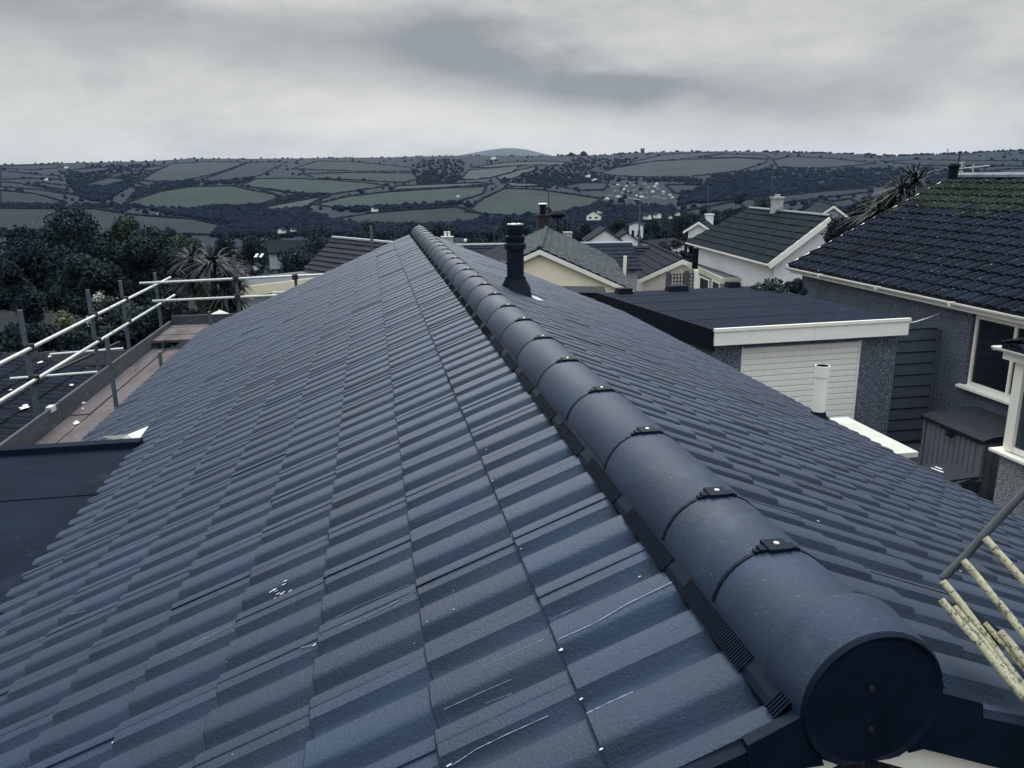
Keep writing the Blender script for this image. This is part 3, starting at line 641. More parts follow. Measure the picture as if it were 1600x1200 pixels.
# walls of the bungalow
mb = MB(); hw = 2.95
zt_ = -.14
mb.prism([(-hw, 1.12, -3.95), (hw, 1.12, -3.95), (hw, 1.12, -hw*.4253+zt_), (0, 1.12, zt_), (-hw, 1.12, -hw*.4253+zt_)], (0, YE-1.12-.12, 0))
mb.build('wall', M_pebbled, bung)
# barge boards on the near gable (white, under the black verge)
for side in (-1, 1):
    mb = MB()
    P = [(side*.0, .965, -.062), (side*3.2, .965, -.062-.4253*3.2), (side*3.2, .965, -.135-.4253*3.2), (0, .965, -.135)]
    if side < 0: P = P[::-1]
    mb.prism(P, (0, .022, 0)); mb.build('barge_board', M_white, bung)
    # soffit between the barge and wall
    mb = MB(); P = [(0, .99, -.125), (side*3.2, .99, -.125-.4253*3.2), (side*3.2, .99, -.14-.4253*3.2), (0, .99, -.14)]
    mb.prism(P, (0, .14, 0)); mb.build('soffit', M_chestd, bung)
    # dry verge units, one per course
    for j in range(NC):
        s0 = T0+TG*(j-1) if j else .10
        s1 = T0+TG*j+.02
        top = .012 if side < 0 else .016
        mb = MB()
        def sp_(s, y, h): return (side*(s*CA+h*SA), y, -s*SA+h*CA)
        yy0, yy1 = .938, .962
        hi0, hi1 = -.002, .018
        lo = -.070
        mb.hexa([sp_(s0, yy0, lo), sp_(s1, yy0, lo+.006), sp_(s1, yy1, lo+.006), sp_(s0, yy1, lo)], [sp_(s0, yy0, hi0+.004), sp_(s1, yy0, hi1+.008), sp_(s1, yy1, hi1+.012), sp_(s0, yy1, hi0+.008)])
        mb.build('verge_unit', M_black, bung)
# fascia + gutter along both eaves
for side in (-1, 1):
    mb = MB(); xe = (T0+TG*11)*CA; ze = -(T0+TG*11)*SA
    prf = [(math.cos(a)*.055, math.sin(a)*.055) for a in np.linspace(math.pi, 2*math.pi, 7)]+[(math.cos(a)*.048, math.sin(a)*.048) for a in np.linspace(2*math.pi, math.pi, 7)]
    P = [(side*(xe+.0+q[0]), .97, ze-.055+q[1]) for q in prf]
    if side < 0: P = P[::-1]
    mb.prism(P, (0, YE-.97, 0)); mb.build('gutter', M_black if side < 0 else M_white, bung)
# ridge tiles
RRAD = .122; RCZ = -.037
def ridge_mesh(y0, y1, r=RRAD, th=.014, nm='ridge_tile'):
    mb = MB(); n = 22; vs = []; fs = []
    A_ = np.linspace(math.pi+.06, -.06, n)
    for (yy, rr) in ((y0, r), (y0+.003, r+.0015), (y1, r)):
        vs += [(rr*math.cos(a), yy, RCZ+rr*math.sin(a)) for a in A_]
    for rr_, yy in ((r-th, y0), (r-th, y1)):
        vs += [(rr_*math.cos(a), yy, RCZ+rr_*math.sin(a)) for a in A_]
    def strip(a, b):
        for i in range(n-1): fs.append((a*n+i, b*n+i, b*n+i+1, a*n+i+1))
    strip(0, 1); strip(1, 2); strip(2, 4); strip(4, 3); strip(3, 0)
    fs.append((0, 3*n, 4*n, 2*n)); fs.append((n-1, 3*n-1, 5*n-1, 4*n-1))
    mb.add(vs, fs)
    return mb
YC = [1.258]+[1.5244+.45*k for k in range(24)]
ends = [(1.0, YC[0])]+[(YC[k], YC[k+1]) for k in range(24)]
ends[-1] = (YC[-2], YC[-1]); ends.append((YC[-1], YE+.03))
seg_me = ridge_mesh(.004, .446).mesh('ridge_tile', M_ridge, smooth=35)
def clip_mesh():
    mb = MB(); t_ = RCZ+RRAD
    # plate over the joint, slightly folded, with side lugs and a screw
    mb.box(-.022, .022, -.020, .024, t_+.001, t_+.0075)
    mb.box(-.036, -.020, -.010, .010, t_-.004, t_+.004); mb.box(.020, .036, -.010, .010, t_-.004, t_+.004)
    mb.box(-.045, -.034, -.006, .006, t_-.009, t_-.001); mb.box(.034, .045, -.006, .006, t_-.009, t_-.001)
    mb.lathe((0.002, .004, t_+.007), [(0, .006), (.0025, .0055), (.0035, .003), (.0036, .0001)], 10, 1)
    # thin dark seal in the joint
    n = 18; vs = []; fs = []; A_ = np.linspace(math.pi+.04, -.04, n)
    for yy, rr in ((-.0045, RRAD-.006), (-.0045, RRAD+.0022), (.0035, RRAD+.0022), (.0035, RRAD-.006)):
        vs += [(rr*math.cos(a), yy, RCZ+rr*math.sin(a)) for a in A_]
    for a, b_ in ((0, 1), (1, 2), (2, 3)):
        for i in range(n-1): fs.append((a*n+i, b_*n+i, b_*n+i+1, a*n+i+1))
    mb.add(vs, fs)
    return mb.mesh('ridge_clip', [M_black, M_screw])
clip_me = clip_mesh()
for k, (a, b_) in enumerate(ends):
    if abs((b_-a)-.45) < .002:
        o = link('ridge_tile', seg_me, bung); Mx = Matrix.Translation((random.gauss(0, .001), a, random.gauss(0, .0008))) @ Matrix.Rotation(random.gauss(0, .003), 4, 'Z'); o.matrix_basis = Mx
        off = 0
    else:
        o = ridge_mesh(.004, b_-a-.004).build('ridge_tile', M_ridge, bung, smooth=35); o.matrix_basis = Matrix.Translation((0, a, 0))
    if k < len(ends)-1:
        c = bpy.data.objects.new('ridge_clip', clip_me); col.objects.link(c); c.parent = o; c.location = (0, b_-a, 0); c.rotation_euler = (0, 0, random.gauss(0, .06))
# ridge filler comb strips
for side in (-1, 1):
    mb = MB()
    def sp_(s, y, h): return (side*(s*CA+h*SA), y, -s*SA+h*CA)
    a0, a1 = .112, .172
    P = [sp_(a0, Y0, .036), sp_(.142, Y0, .0265), sp_(.153, Y0, .018), sp_(.153, Y0, -.03), sp_(a0, Y0, -.03)]
    if side < 0: P = P[::-1]
    mb.prism(P, (0, YE-Y0, 0))
    y = Y0
    while y < YE:
        if int(y/.09) % 4 != 3:
            mb.hexa([sp_(.122, y, .030), sp_(.152, y, .016), sp_(.152, y+.003, .016), sp_(.122, y+.003, .030)], [sp_(.122, y, .037), sp_(.157, y, .024), sp_(.157, y+.003, .024), sp_(.122, y+.003, .037)])
        y += .0068 if y < 4 else .02
    mb.build('ridge_filler', M_black, bung)
# near and far end caps of the ridge
for (ya, yb) in ((.930, 1.035), (YE+.03, YE-.04)):
    mb = MB(); n = 40; cz_ = -.014; cx_ = -.004; s_ = 1 if ya < yb else -1
    rc = .121
    A_ = np.linspace(0, 2*math.pi, n, endpoint=False)
    def ring(rr, yy, zb=-.118): return [(cx_+rr*math.cos(a), yy, max(cz_+rr*math.sin(a), zb)) for a in A_]
    rings = [ring(rc-.016, ya+.004*s_), ring(rc-.007, ya), ring(rc-.002, ya+.008*s_), ring(rc+.007, yb), ring(rc-.006, yb), ring(rc-.006, ya+.02*s_)]
    vs = sum(rings, []); fs = [tuple(range(n))] if s_ > 0 else [tuple(range(n-1, -1, -1))]
    mi = [0]
    for r_ in range(5):
        for i in range(n): fs.append((r_*n+i, r_*n+(i+1) % n, (r_+1)*n+(i+1) % n, (r_+1)*n+i)); mi.append(0 if r_ < 2 else 1)
    mb.v = vs; mb.f = fs; mb.m = mi
    cap = mb.build('ridge_end_cap', [M_black, M_ridge], bung, smooth=30)
    if s_ > 0:
        for (qx, qz) in ((-.012, .012), (-.004, -.062)):
            m2 = MB(); m2.lathe((qx, ya+.004, qz), [(0, .0055), (.003, .0055), (.0035, .0035), (.0015, .003), (.001, .0001)], 12, axis=(0, -1, 0)); m2.build('cap_screw', M_coupler, cap)
        m2 = MB(); m2.prism([(.085, .936, -.004), (.19, .936, -.045), (.20, .936, -.10), (.07, .936, -.118)], (0, .02, 0)); m2.build('verge_shoe', M_black, bung)
        m2 = MB(); m2.prism([(-.075, .936, -.118), (-.20, .936, -.118), (-.205, .936, -.062), (-.115, .936, -.022)], (0, .02, 0)); m2.build('verge_shoe', M_black, bung)
# flue: dark pipe with terminal, through the right slope
fl = MB(); fx, fy = .475, 6.62
fl.lathe((fx, fy, -.35), [(0, .072), (.52, .072), (.53, .090), (.57, .092), (.58, .078), (.60, .078), (.605, .082), (.635, .082), (.64, .062), (.73, .062)], 24)
flo = fl.build('flue_pipe', mat('dark_blue_black_metal', (.006, .011, .022), .55, .3, 8, spec=.14), bung, smooth=40)
fb = MB(); fb.lathe((fx, fy, -.36), [(0, .15), (.10, .145), (.22, .125), (.285, .088), (.30, .088), (.30, .072)], 24)
fb.build('flue_skirt', mat('dark_blue_black_metal', (0, 0, 0)), bung, smooth=40)
ft = MB()
for k in range(8):
    a = k*math.pi/4; ft.bar((fx+.062*math.cos(a), fy+.062*math.sin(a), .37), (fx+.062*math.cos(a), fy+.062*math.sin(a), .42), .008, .008)
ft.lathe((fx, fy, .30), [(0, .066), (.004, .0665), (.07, .0665), (.074, .066)], 20)
ft.lathe((fx, fy, .376), [(0, .069), (.008, .07), (.012, .064)], 20, 1)
ft.build('flue_cowl', [M_black, M_galv], flo, smooth=40)
ls = MB(); P = []
for (xx, yy) in [(826, 462), (812, 455), (828, 461), (840, 465.5), (849, 470), (845, 470.5), (834, 466.5)]:
    n_ = np.array([SA, 0, CA]); r = ray(xx, yy); t_ = ((.024)-CAM@n_)/(r@n_); P.append(CAM+t_*r)
ls.prism(P[2:6]+[P[6]], (0, 0, .004)); ls.build('lead_apron', M_lead, bung)
# white soil pipe near the right eave
wp = MB(); wp.lathe((2.945, 5.9, -1.45), [(0, .054), (.56, .054), (.565, .060), (.66, .060), (.66, .052), (.52, .051)], 22)
wpo = wp.build('soil_pipe', M_white, bung, smooth=40)
wb = MB(); wb.lathe((2.945, 5.9, -1.42), [(0, .15), (.13, .115), (.18, .075), (.21, .062), (.235, .058)], 18); wb.build('pipe_collar', M_black, bung, smooth=40)

# scratches, chips and a bird dropping lying on the tiles
def surf(x, y, side=-1):
    """photo pixel -> point on the tiled surface"""
    n_ = np.array([side*SA, 0, CA]); h = .01
    r = ray(x, y)
    for _ in range(5):
        t_ = (h-CAM@n_)/(r@n_); P_ = CAM+t_*r; s = P_[0]*side*CA-P_[2]*SA; u = (P_[1]-Y0) % TW; j = math.floor((s-T0)/TG)+1
        fr = (s-(T0+TG*(j-1)))/TG; h = .65*h+.35*(OFF+prof(u if side < 0 else TW-u)+LIFT*fr)
    return P_+n_*.0022
sc_mb = MB()
def scratch(pts, w_):
    one = MB()
    Q_ = []
    for (x1, y1), (x2, y2) in zip(pts[:-1], pts[1:]):
        for u in np.linspace(0, 1, 9): Q_.append(surf(x1+(x2-x1)*u, y1+(y2-y1)*u))
    for a, b_ in zip(Q_[:-1], Q_[1:]):
        if np.linalg.norm(a-b_) < .12 and np.linalg.norm(a-b_) > 1e-4: one.bar(a, b_, w_*random.uniform(.25, .85), .0006)
    one.build('scratch', M_chalk, bung)
for pts, w_ in [([(240, 1036), (300, 1008), (364, 977)], .0028), ([(246, 1037), (320, 1003)], .002), ([(511, 938), (600, 896), (650, 874)], .003), ([(512, 944), (580, 914)], .002), ([(508, 975), (560, 948), (640, 915)], .0024),
                ([(511, 988), (580, 962), (650, 925)], .0026), ([(694, 1110), (760, 1080), (800, 1063)], .002), ([(706, 1198), (745, 1172), (790, 1150), (857, 1120)], .003), ([(874, 1000), (930, 975), (980, 945), (1052, 910)], .004),
                ([(913, 1118), (950, 1100), (990, 1082)], .0035), ([(706, 1064), (770, 1036), (850, 1000)], .0018), ([(470, 1013), (492, 1008)], .004), ([(110, 961), (135, 955)], .003), ([(640, 820), (700, 796)], .0012), ([(760, 1100), (800, 1085)], .0015), ([(520, 826), (545, 816)], .003), ([(855, 972), (905, 948)], .0015)]:
    scratch(pts, w_)
def splat(x, y, r_, k=1, side=-1):
    p = surf(x, y, side); n_ = np.array([side*SA, 0, CA]); ex = np.array([side*CA, 0, -SA]); ey = np.array([0, 1, 0]); P_ = []
    m_ = 9
    for i in range(m_):
        a = i*2*math.pi/m_; q = r_*random.uniform(.45, 1.25); P_.append(p+ex*math.cos(a)*q*k+ey*math.sin(a)*q)
    sc_mb.add(P_, [tuple(range(m_)) if side > 0 else tuple(range(m_))[::-1]])
for x, y, r_ in [(877, 1016), (909, 1093), (940, 1172), (805, 835), (815, 862), (785, 790), (662, 760), (770, 735), (526, 828), (1028, 918), (1048, 952)] and [(877, 1016, .007), (909, 1093, .006), (940, 1172, .006), (801, 836, .005), (815, 858, .004), (785, 790, .004), (657, 833, .004), (770, 752, .004), (526, 828, .006), (492, 1008, .006), (668, 972, .003), (494, 1110, .005), (178, 1160, .006), (703, 1196, .007), (648, 1006, .003), (848, 650, .004), (760, 703, .004), (1080, 900, .003), (1000, 902, .004)]:
    splat(x, y, r_*.62, 1.3)
for i in range(16): splat(437+random.gauss(0, 6), 928+random.gauss(0, 3), random.uniform(.003, .007), 1.2)
for a in ((444, 914), (447, 908), (430, 925)): splat(*a, .004, 2.2)
for i in range(16):
    x = random.uniform(120, 1000); y = random.uniform(720, 1190)
    if x < 2500-2.2*y+100: continue
    splat(x, y, random.uniform(.001, .002), random.uniform(1, 2.5))
for (x, y) in ((1278, 815), (1403, 833), (1500, 893), (1385, 858)): splat(x, y, .005, 1.2, 1)
sc_mb.build('pale_specks', M_drop, bung)['kind'] = 'stuff'
# water-bright smear on the first roll right of the cap
# dark flat roof abutting the left slope
fr = empty('flat_roof_extension', (-4, 4, -3.95), 'flat roof with smooth black membrane meeting the left side of the tiled roof', 'flat roof')
zf = -.985
mb = MB(); mb.prism([(-9, .6, zf), (-2.31, .6, zf), (-2.31, 5.45, zf), (-9, 5.45, zf)], (0, 0, -.12)); mb.build('membrane', M_blackm, fr)
mb = MB(); mb.prism([(-9, 5.45, zf-.2), (-2.33, 5.45, zf-.2), (-2.33, 5.45, zf+.045), (-9, 5.45, zf+.035)], (0, .09, 0)); mb.build('kerb', mat('black_kerb', (.006, .011, .022), .8, .2, 4, spec=.06), fr)
mb = MB()
for (yy, th) in ((4.62, .004), (3.25, .004)):
    mb.box(-9, -2.32, yy, yy+.09, zf, zf+.006)
mb.build('membrane_seam', M_blackm, fr)
mb = MB(); mb.box(-8.8, -2.4, .8, 5.4, -3.95, zf-.125); mb.build('wall', M_pebbled, fr)
# pale upstand flashing where the kerb meets the tiles
mb = MB(); q = [atZ(x, y, zf+.05) for x, y in [(160, 683), (200, 680), (232, 667)]]+[atZ(x, y, zf+.01) for x, y in [(214, 692), (188, 690)]]
mb.prism(q, (0, 0, .006)); mb.build('corner_flashing', M_lead, fr)

# ================================================================ SCAFFOLD
scf = empty('scaffold', (-4.0, 10, -3.95), 'scaffold of pale tubes and weathered boards along the left eave of the tiled roof', 'scaffold')
XS = -4.4
def tube_part(a, b_, nm, mt=M_galv, r_=.021, seg=1):
    mb = MB(); mb.tube([a, b_], r_, 12); return mb.build(nm, mt, scf, smooth=50)
def coupler(p, ax='x'):
    mb = MB(); x, y, z = p; mb.box(x-.035, x+.035, y-.045, y+.045, z-.035, z+.035); mb.box(x-.05, x+.05, y-.02, y+.02, z-.045, z+.045); mb.build('coupler', M_coupler, scf)
for y, zt2 in ((9.2, -.56), (11.33, -.63), (12.77, -.68), (14.75, -.79), (7.0, -.5), (4.8, -.5)):
    tube_part((XS-.05, y, -3.95), (XS-.05, y, zt2), 'standard', M_galvd, .026)
    for z in (-.975, -1.325): coupler((XS-.02, y, z))
for z, y1 in ((-.975, 15.6), (-1.325, 15.75)):
    for a, b_ in ((2.0, 8.1), (8.14, 11.9), (11.94, y1)): tube_part((XS, a, z), (XS, b_, z), 'guard_rail')
for y in (9.88,): tube_part((-3.84, y, -3.95), (-3.84, y, -1.02), 'standard', M_galvd, .026)
tube_part((-3.84, 12.07, -3.95), (-3.84, 12.07, -1.66), 'standard', M_galvd, .026)
for x, zt2 in ((-3.05, -.5), (-2.05, -.84), (-.69, -.05)):
    tube_part((x, 14.45, -3.95), (x, 14.45, zt2), 'standard', M_galvd, .026)
    for z in (-.90, -1.22):
        if x < -2: coupler((x, 14.4, z))
tube_part((-4.62, 14.4, -.925), (-1.45, 14.4, -.872), 'guard_rail'); tube_part((-4.45, 14.4, -1.235), (-1.3, 14.4, -1.20), 'guard_rail')
# inner short post at the raised platform
tube_part((-3.35, 13.4, -3.95), (-3.35, 13.4, -1.30), 'standard', M_galvd, .026)
# toe boards
def board(nm, P, vec, mt): mb = MB(); mb.prism(P, vec); return mb.build(nm, mt, scf)
for a, b_ in ((2.0, 5.7), (5.72, 9.6), (9.62, 13.3), (13.32, 15.1)):
    dzz = random.uniform(-.012, .012)
    mb = MB(); mb.box(XS+.01, XS+.048, a, b_, -1.915+dzz, -1.695+dzz); mb.build('toe_board', M_boardg, scf)
mb = MB(); mb.box(-4.35, -.4, 15.12, 15.16, -1.84, -1.62); mb.build('toe_board', M_boardg, scf)
# deck boards
for i in range(5):
    x0 = XS+.06+i*.228
    for a, b_ in ((2.0, 5.9), (5.91, 9.8), (9.81, 13.55)):
        mb = MB(); dz_ = random.uniform(-.010, .010); mb.box(x0, x0+.213, a+random.uniform(-.05, 0), b_+random.uniform(-.05, 0), -1.958+dz_, -1.92+dz_)
        mb.build('scaffold_board', M_board, scf)
# return platform along the gable, boards run across and sit slightly higher
for i in range(6):
    y0 = 13.62+i*.24
    mb = MB(); dz_ = random.uniform(-.006, .006); mb.box(-4.33, -.4, y0, y0+.225, -1.815+dz_, -1.777+dz_); mb.build('scaffold_board', M_board, scf)
for y in (6, 8.2, 10.4, 12.4, 13.7): tube_part((XS-.35, y, -2.0), (-3.2, y, -2.0), 'transom', M_galvd)
tube_part((XS-1.1, 12.55, -1.72), (XS-.1, 12.65, -1.70), 'transom', M_galv, .02); tube_part((XS-1.2, 11.4, -1.80), (XS-.1, 11.55, -1.80), 'transom', M_galv, .02)
mb = MB(); mb.bar((XS-.9, 11.6, -1.85), (XS-.3, 13.2, -1.7), .03, .03); mb.build('brace', M_coupler, scf)
def litter(p, r_, label, n=8):
    mb = MB(); P_ = []
    for i in range(n):
        a = i*2*math.pi/n; q = r_*random.uniform(.5, 1.2); P_.append((p[0]+q*math.cos(a), p[1]+q*math.sin(a)*1.4, p[2]+random.uniform(0, .02)))
    P_.append((p[0], p[1], p[2]+.03))
    mb.add(P_, [(i, (i+1) % n, n) for i in range(n)]); o = mb.build('paper_scrap', M_paper); tag(o, label, 'litter')
litter(atZ(119, 661, -1.915), .045, 'larger white scrap lying on the scaffold boards')
litter(atZ(130, 631, -1.915), .03, 'small white scrap on the boards near the toe board')
litter(atZ(129, 640, -1.915), .02, 'smallest white scrap just below another on the scaffold boards')
# wrapped end at the corner of the toe board
mb = MB(); q = atX(79, 636, XS+.03); mb.box(q[0]-.03, q[0]+.035, q[1]-.07, q[1]+.06, q[2]-.05, q[2]+.012); mb.build('toe_board_clip', M_lead, scf)

# ================================================================ generic roof made of real tiles / courses
def vn(a): return a/np.linalg.norm(a)
def tiled_plane(parent, E0, E1, R0, R1, tw, g, mt, limit=0, lift=.03, roll=.03, nm='roof_tile', seed=0, thin=4, mt_top=None, top_frac=1.1):
    """roof plane: E0->E1 eave, R0->R1 ridge (same direction); tiles laid in courses from the eave up"""
    E0, E1, R0, R1 = [np.array(q, float) for q in (E0, E1, R0, R1)]
    ex = vn(E1-E0); n = vn(np.cross(E1-E0, R0-E0)); 
    if n[2] < 0: n = -n
    ey = np.cross(n, ex); 
    if ey@(R0-E0) < 0: ey = -ey
    H = (R0-E0)@ey; Lx0 = 0; L = np.linalg.norm(E1-E0)
    l0 = (R0-E0)@ex; l1 = (R1-E0)@ex
    nc = max(1, int(round(H/g))); g = H/nc; g_ = np.random.default_rng(seed)
    P = []
    if roll:
        us = np.array([0, .10, .25, .40, .50, .60, .75, .90, 1.0])[: ]; hs = np.array([1, 1, .1, 0, .1, .9, 1.0, .35, .7])*roll
    else:
        us = np.array([0, .03, .97, 1.0]); hs = np.array([-.006, 0, 0, -.006])
    m_ = len(us); items = []
    for j in range(nc):
        f0 = (j+.0)/nc; a = l0*f0; b_ = L+(l1-L)*f0
        nx = max(1, int(math.ceil((b_-a)/tw)))
        for i in range(nx):
            x0 = a+i*tw; x1 = min(x0+tw, b_)
            if x1-x0 < .03: continue
            items.append((j, x0, x1))
    def verts(j, x0, x1, jz):
        y0 = j*g; yy1 = (j+1)*g
        top = [E0+ex*(x0+(x1-x0)*u)+ey*yy1+n*(h+jz) for u, h in zip(us, hs)]
        tl = [E0+ex*(x0+(x1-x0)*u)+ey*(y0-.01)+n*(h+lift+jz) for u, h in zip(us, hs)]
        ft = [E0+ex*(x0+(x1-x0)*u)+ey*(y0-.005)+n*(h-.01) for u, h in zip(us, hs)]
        return top+tl+ft
    flipq = (np.cross(ex, ey)@n) < 0
    fcs = []
    for r_ in range(2):
        for i in range(m_-1):
            q = (r_*m_+i, (r_+1)*m_+i, (r_+1)*m_+i+1, r_*m_+i+1); fcs.append(q if not flipq else q[::-1])
    ctr = [E0+ex*((x0+x1)/2)+ey*((j+.5)*g) for j, x0, x1 in items]
    order = list(range(len(items)))
    if limit:
        def key(i):
            x, y, d = proj(ctr[i]); return (0 if (-40 < x < 1640 and -20 < y < 1240 and d > 0) else 1000)+np.linalg.norm(ctr[i]-CAM)
        order.sort(key=key)
    solo = set(order[:limit]); SV = []; SF = []; c_ = 0; SM = []
    for idx in range(len(items)):
        j, x0, x1 = items[idx]; jz = g_.normal()*.004
        vv = verts(j, x0, x1, jz); mm = mt if (j+.5)/nc < top_frac+g_.normal()*.05 else (mt_top or mt)
        if idx in solo:
            o_ = vv[0]; me_ = bpy.data.meshes.new(nm); me_.from_pydata([tuple(v_) for v_ in vv], [], fcs); me_.materials.append(mm); me_.update(); link(nm, me_, parent)
        else:
            SV += vv; SF += [tuple(k+c_ for k in f) for f in fcs]; SM += [0 if mm is mt else 1]*len(fcs); c_ += len(vv)
    if SF:
        o_ = link(nm+'_field', np_mesh(nm+'_field', SV, SF, [mt, mt_top or mt], SM), parent); o_['kind'] = 'stuff'
    # deck under
    mb = MB(); mb.prism([E0, E1, R1, R0], -n*.06); mb.build('roof_deck', M_feltside, parent)
    return ex, ey, n
def ridge_caps(parent, R0, R1, r_, mt, step=.45, joined=False):
    R0 = np.array(R0, float); R1 = np.array(R1, float); L = np.linalg.norm(R1-R0); k = max(1, int(L/step)); d = (R1-R0)/L
    mbj = MB()
    for i in range(k):
        mb = mbj if joined else MB()
        a = R0+d*(L*i/k); b_ = R0+d*(L*(i+1)/k-.012)
        sd_ = vn(np.cross(d, (0, 0, 1))); P_ = [a+sd_*r_*math.cos(t_)+np.array([0, 0, r_*.8*math.sin(t_)-.02]) for t_ in np.linspace(0, math.pi, 7)]
        mb.prism(P_, b_-a)
        if not joined: mb.build('ridge_tile', mt, parent)
    if joined: mbj.build('ridge_line', mt, parent)

# ================================================================ RIGHT-HAND HOUSE
XW = 9.0
rh = empty('rendered_house', (11, 12, -3.95), 'grey pebbledashed house at the right under a large lichen-flecked dark tiled roof', 'house')
E0 = np.array([8.78, 17.05, -1.30]); E1 = np.array([8.78, 5.5, -1.30])
pr_ = atY(1488, 277.5, 17.05); R0 = np.array([pr_[0], 17.05, pr_[2]])
run = R0[0]-E0[0]
R0[1] = 17.05; R1 = np.array([R0[0], 5.5, R0[2]])
tiled_plane(rh, E0, E1, R0, R1, .30, .30, M_neigh, limit=290, lift=.032, roll=.034, seed=4, mt_top=M_neighm, top_frac=.66)
tiled_plane(rh, (2*R0[0]-E0[0], 17.05, -1.30), (2*R0[0]-E0[0], 5.5, -1.30), R0, R1, .6, .6, M_neigh, lift=.03, roll=0, seed=5)
ridge_caps(rh, R0+np.array([0, 0, .03]), R1+np.array([0, 0, .03]), .13, M_galvd)
# raised moss lines under every other course are dirt in the laps
# walls
def wall_open(parent, X_, y0, y1, z0, z1, holes, mt, th=.25, name='wall'):
    """wall in plane X=X_, thickness to +X, with rectangular holes (ya,yb,za,zb)"""
    mb = MB(); ys = sorted({y0, y1, *[h[0] for h in holes], *[h[1] for h in holes]})
    for a, b_ in zip(ys[:-1], ys[1:]):
        hs = [h for h in holes if h[0] <= a+1e-6 and h[1] >= b_-1e-6]
        if not hs: mb.box(X_, X_+th, a, b_, z0, z1)
        else:
            h = hs[0]
            mb.box(X_, X_+th, a, b_, z0, h[2]); mb.box(X_, X_+th, a, b_, h[3], z1)
    return mb.build(name, mt, parent)
W_ = (9.6, 11.42, -2.72, -1.50)
wall_open(rh, XW, 5.5, 16.8, -3.95, -1.36, [W_], M_pebble)
# far gable wall
mb = MB(); xr = R0[0]; mb.prism([(XW+.26, 16.55, -3.95), (2*xr-XW, 16.55, -3.95), (2*xr-XW, 16.55, -1.42), (xr, 16.55, R0[2]-.14), (XW+.26, 16.55, -1.42)], (0, .2, 0)); mb.build('gable_wall', M_pebble, rh)
mb = MB(); mb.box(XW+.26, 2*xr-XW, 5.6, 16.5, -3.9, -1.45); mb.build('interior_mass', M_feltside, rh)
# window in the long wall
def window(parent, X_, ya, yb, za, zb, divs, transom=None, mt=M_white):
    """window frame in a wall plane X = X_ facing -X"""
    f = MB(); t_ = .055; x0, x1 = X_+.05, X_+.12
    f.box(x0, x1, ya, yb, za, za+t_); f.box(x0, x1, ya, yb, zb-t_, zb); f.box(x0, x1, ya, ya+t_, za+t_, zb-t_); f.box(x0, x1, yb-t_, yb, za+t_, zb-t_)
    for d in divs: f.box(x0, x1, d-t_/2, d+t_/2, za+t_, zb-t_)
    w_ = f.build('window', mt, parent)
    g_ = MB(); g_.box(x0+.03, x0+.04, ya+t_, yb-t_, za+t_, zb-t_); g_.build('pane', M_glass, w_)
    s = MB(); s.hexa([(X_-.09, ya-.10, za-.055), (X_-.0, ya-.10, za-.055), (X_-.0, yb+.10, za-.055), (X_-.09, yb+.10, za-.055)], [(X_-.09, ya-.10, za-.02), (X_+.05, ya-.10, za-.001), (X_+.05, yb+.10, za-.001), (X_-.09, yb+.10, za-.02)]); s.build('sill', mt, w_)
    return w_
wn = window(rh, XW, 9.62, 11.40, -2.70, -1.52, [10.55])
mb = MB(); mb.box(XW+.035, XW+.10, 9.68, 10.50, -2.62, -1.98); mb.box(XW+.035, XW+.10, 9.68, 10.50, -2.62, -2.57)
# soffit, fascia, gutter
mb = MB(); mb.box(8.84, 9.02, 5.5, 17.0, -1.40, -1.375); mb.build('soffit', M_white, rh)
mb = MB(); mb.box(8.82, 8.84, 5.5, 17.03, -1.46, -1.30); mb.build('fascia', M_white, rh)
mb = MB(); prf = [(math.cos(a)*.062, math.sin(a)*.058) for a in np.linspace(math.pi, 2*math.pi, 8)]+[(math.cos(a)*.054, math.sin(a)*.05) for a in np.linspace(2*math.pi, math.pi, 8)]
mb.prism([(8.75+q[0], 5.5, -1.33+q[1]) for q in prf], (0, 11.58, 0)); gut = mb.build('gutter', M_white, rh, smooth=40)
for y in (7.6, 9.6, 11.6, 13.6, 15.6):
    m2 = MB(); m2.box(8.685, 8.815, y, y+.04, -1.395, -1.325); m2.build('gutter_bracket', M_white, gut)
mb = MB(); q = atX(1415, 505, 8.9); q2 = atX(1470, 503, XW)
P_ = [np.array([7.98, 11.70, -1.66]), np.array([8.3, 11.9, -1.70]), np.array([8.7, 12.1, -1.68]), np.array([9.0, 12.2, -1.63])]
mb.tube(P_, .008, 6); tag(mb.build('loose_cable', M_whited), 'thin pale cable strung from the garage fascia to the pebbledashed wall', 'cable')
# verge boards of the far gable
for s_ in (-1,):
    mb = MB(); mb.bar(E0+np.array([0, .02, -.05]), R0+np.array([0, .02, -.05]), .03, .16); mb.build('barge_board', M_white, rh)
# aerials and a vent on the ridge
def aerial(x, y, ztop, zbase, L, heading, n, label, mt, tilt=0):
    o = empty('television_aerial', (x, y, zbase), label, 'aerial')
    mb = MB(); mb.tube([(x, y, zbase), (x, y, ztop)], .018, 8); mb.build('mast', mt, o)
    c, s = math.sin(heading), math.cos(heading); d = np.array([c, s, tilt]); d /= np.linalg.norm(d); pdir = np.array([s, -c, 0])
    b_ = MB(); p = np.array([x, y, ztop-.05]); b_.tube([p-d*L*.45, p+d*L*.55], .011, 6); b_.build('boom', mt, o)
    for k in range(n):
        q = p-d*L*.42+d*L*.95*k/(n-1); e = MB(); hl = .16-.05*k/n; e.tube([q-pdir*hl, q+pdir*hl], .006, 5); e.build('element', mt, o)
    q = p-d*L*.45; e = MB()
    for dz2 in (-.12, -.06, .06, .12): e.tube([q-pdir*.16+np.array([0, 0, dz2]), q+pdir*.16+np.array([0, 0, dz2])], .006, 5)
    e.tube([q+np.array([0, 0, -.14]), q+np.array([0, 0, .14])], .008, 5)
    e.build('reflector', mt, o); return o
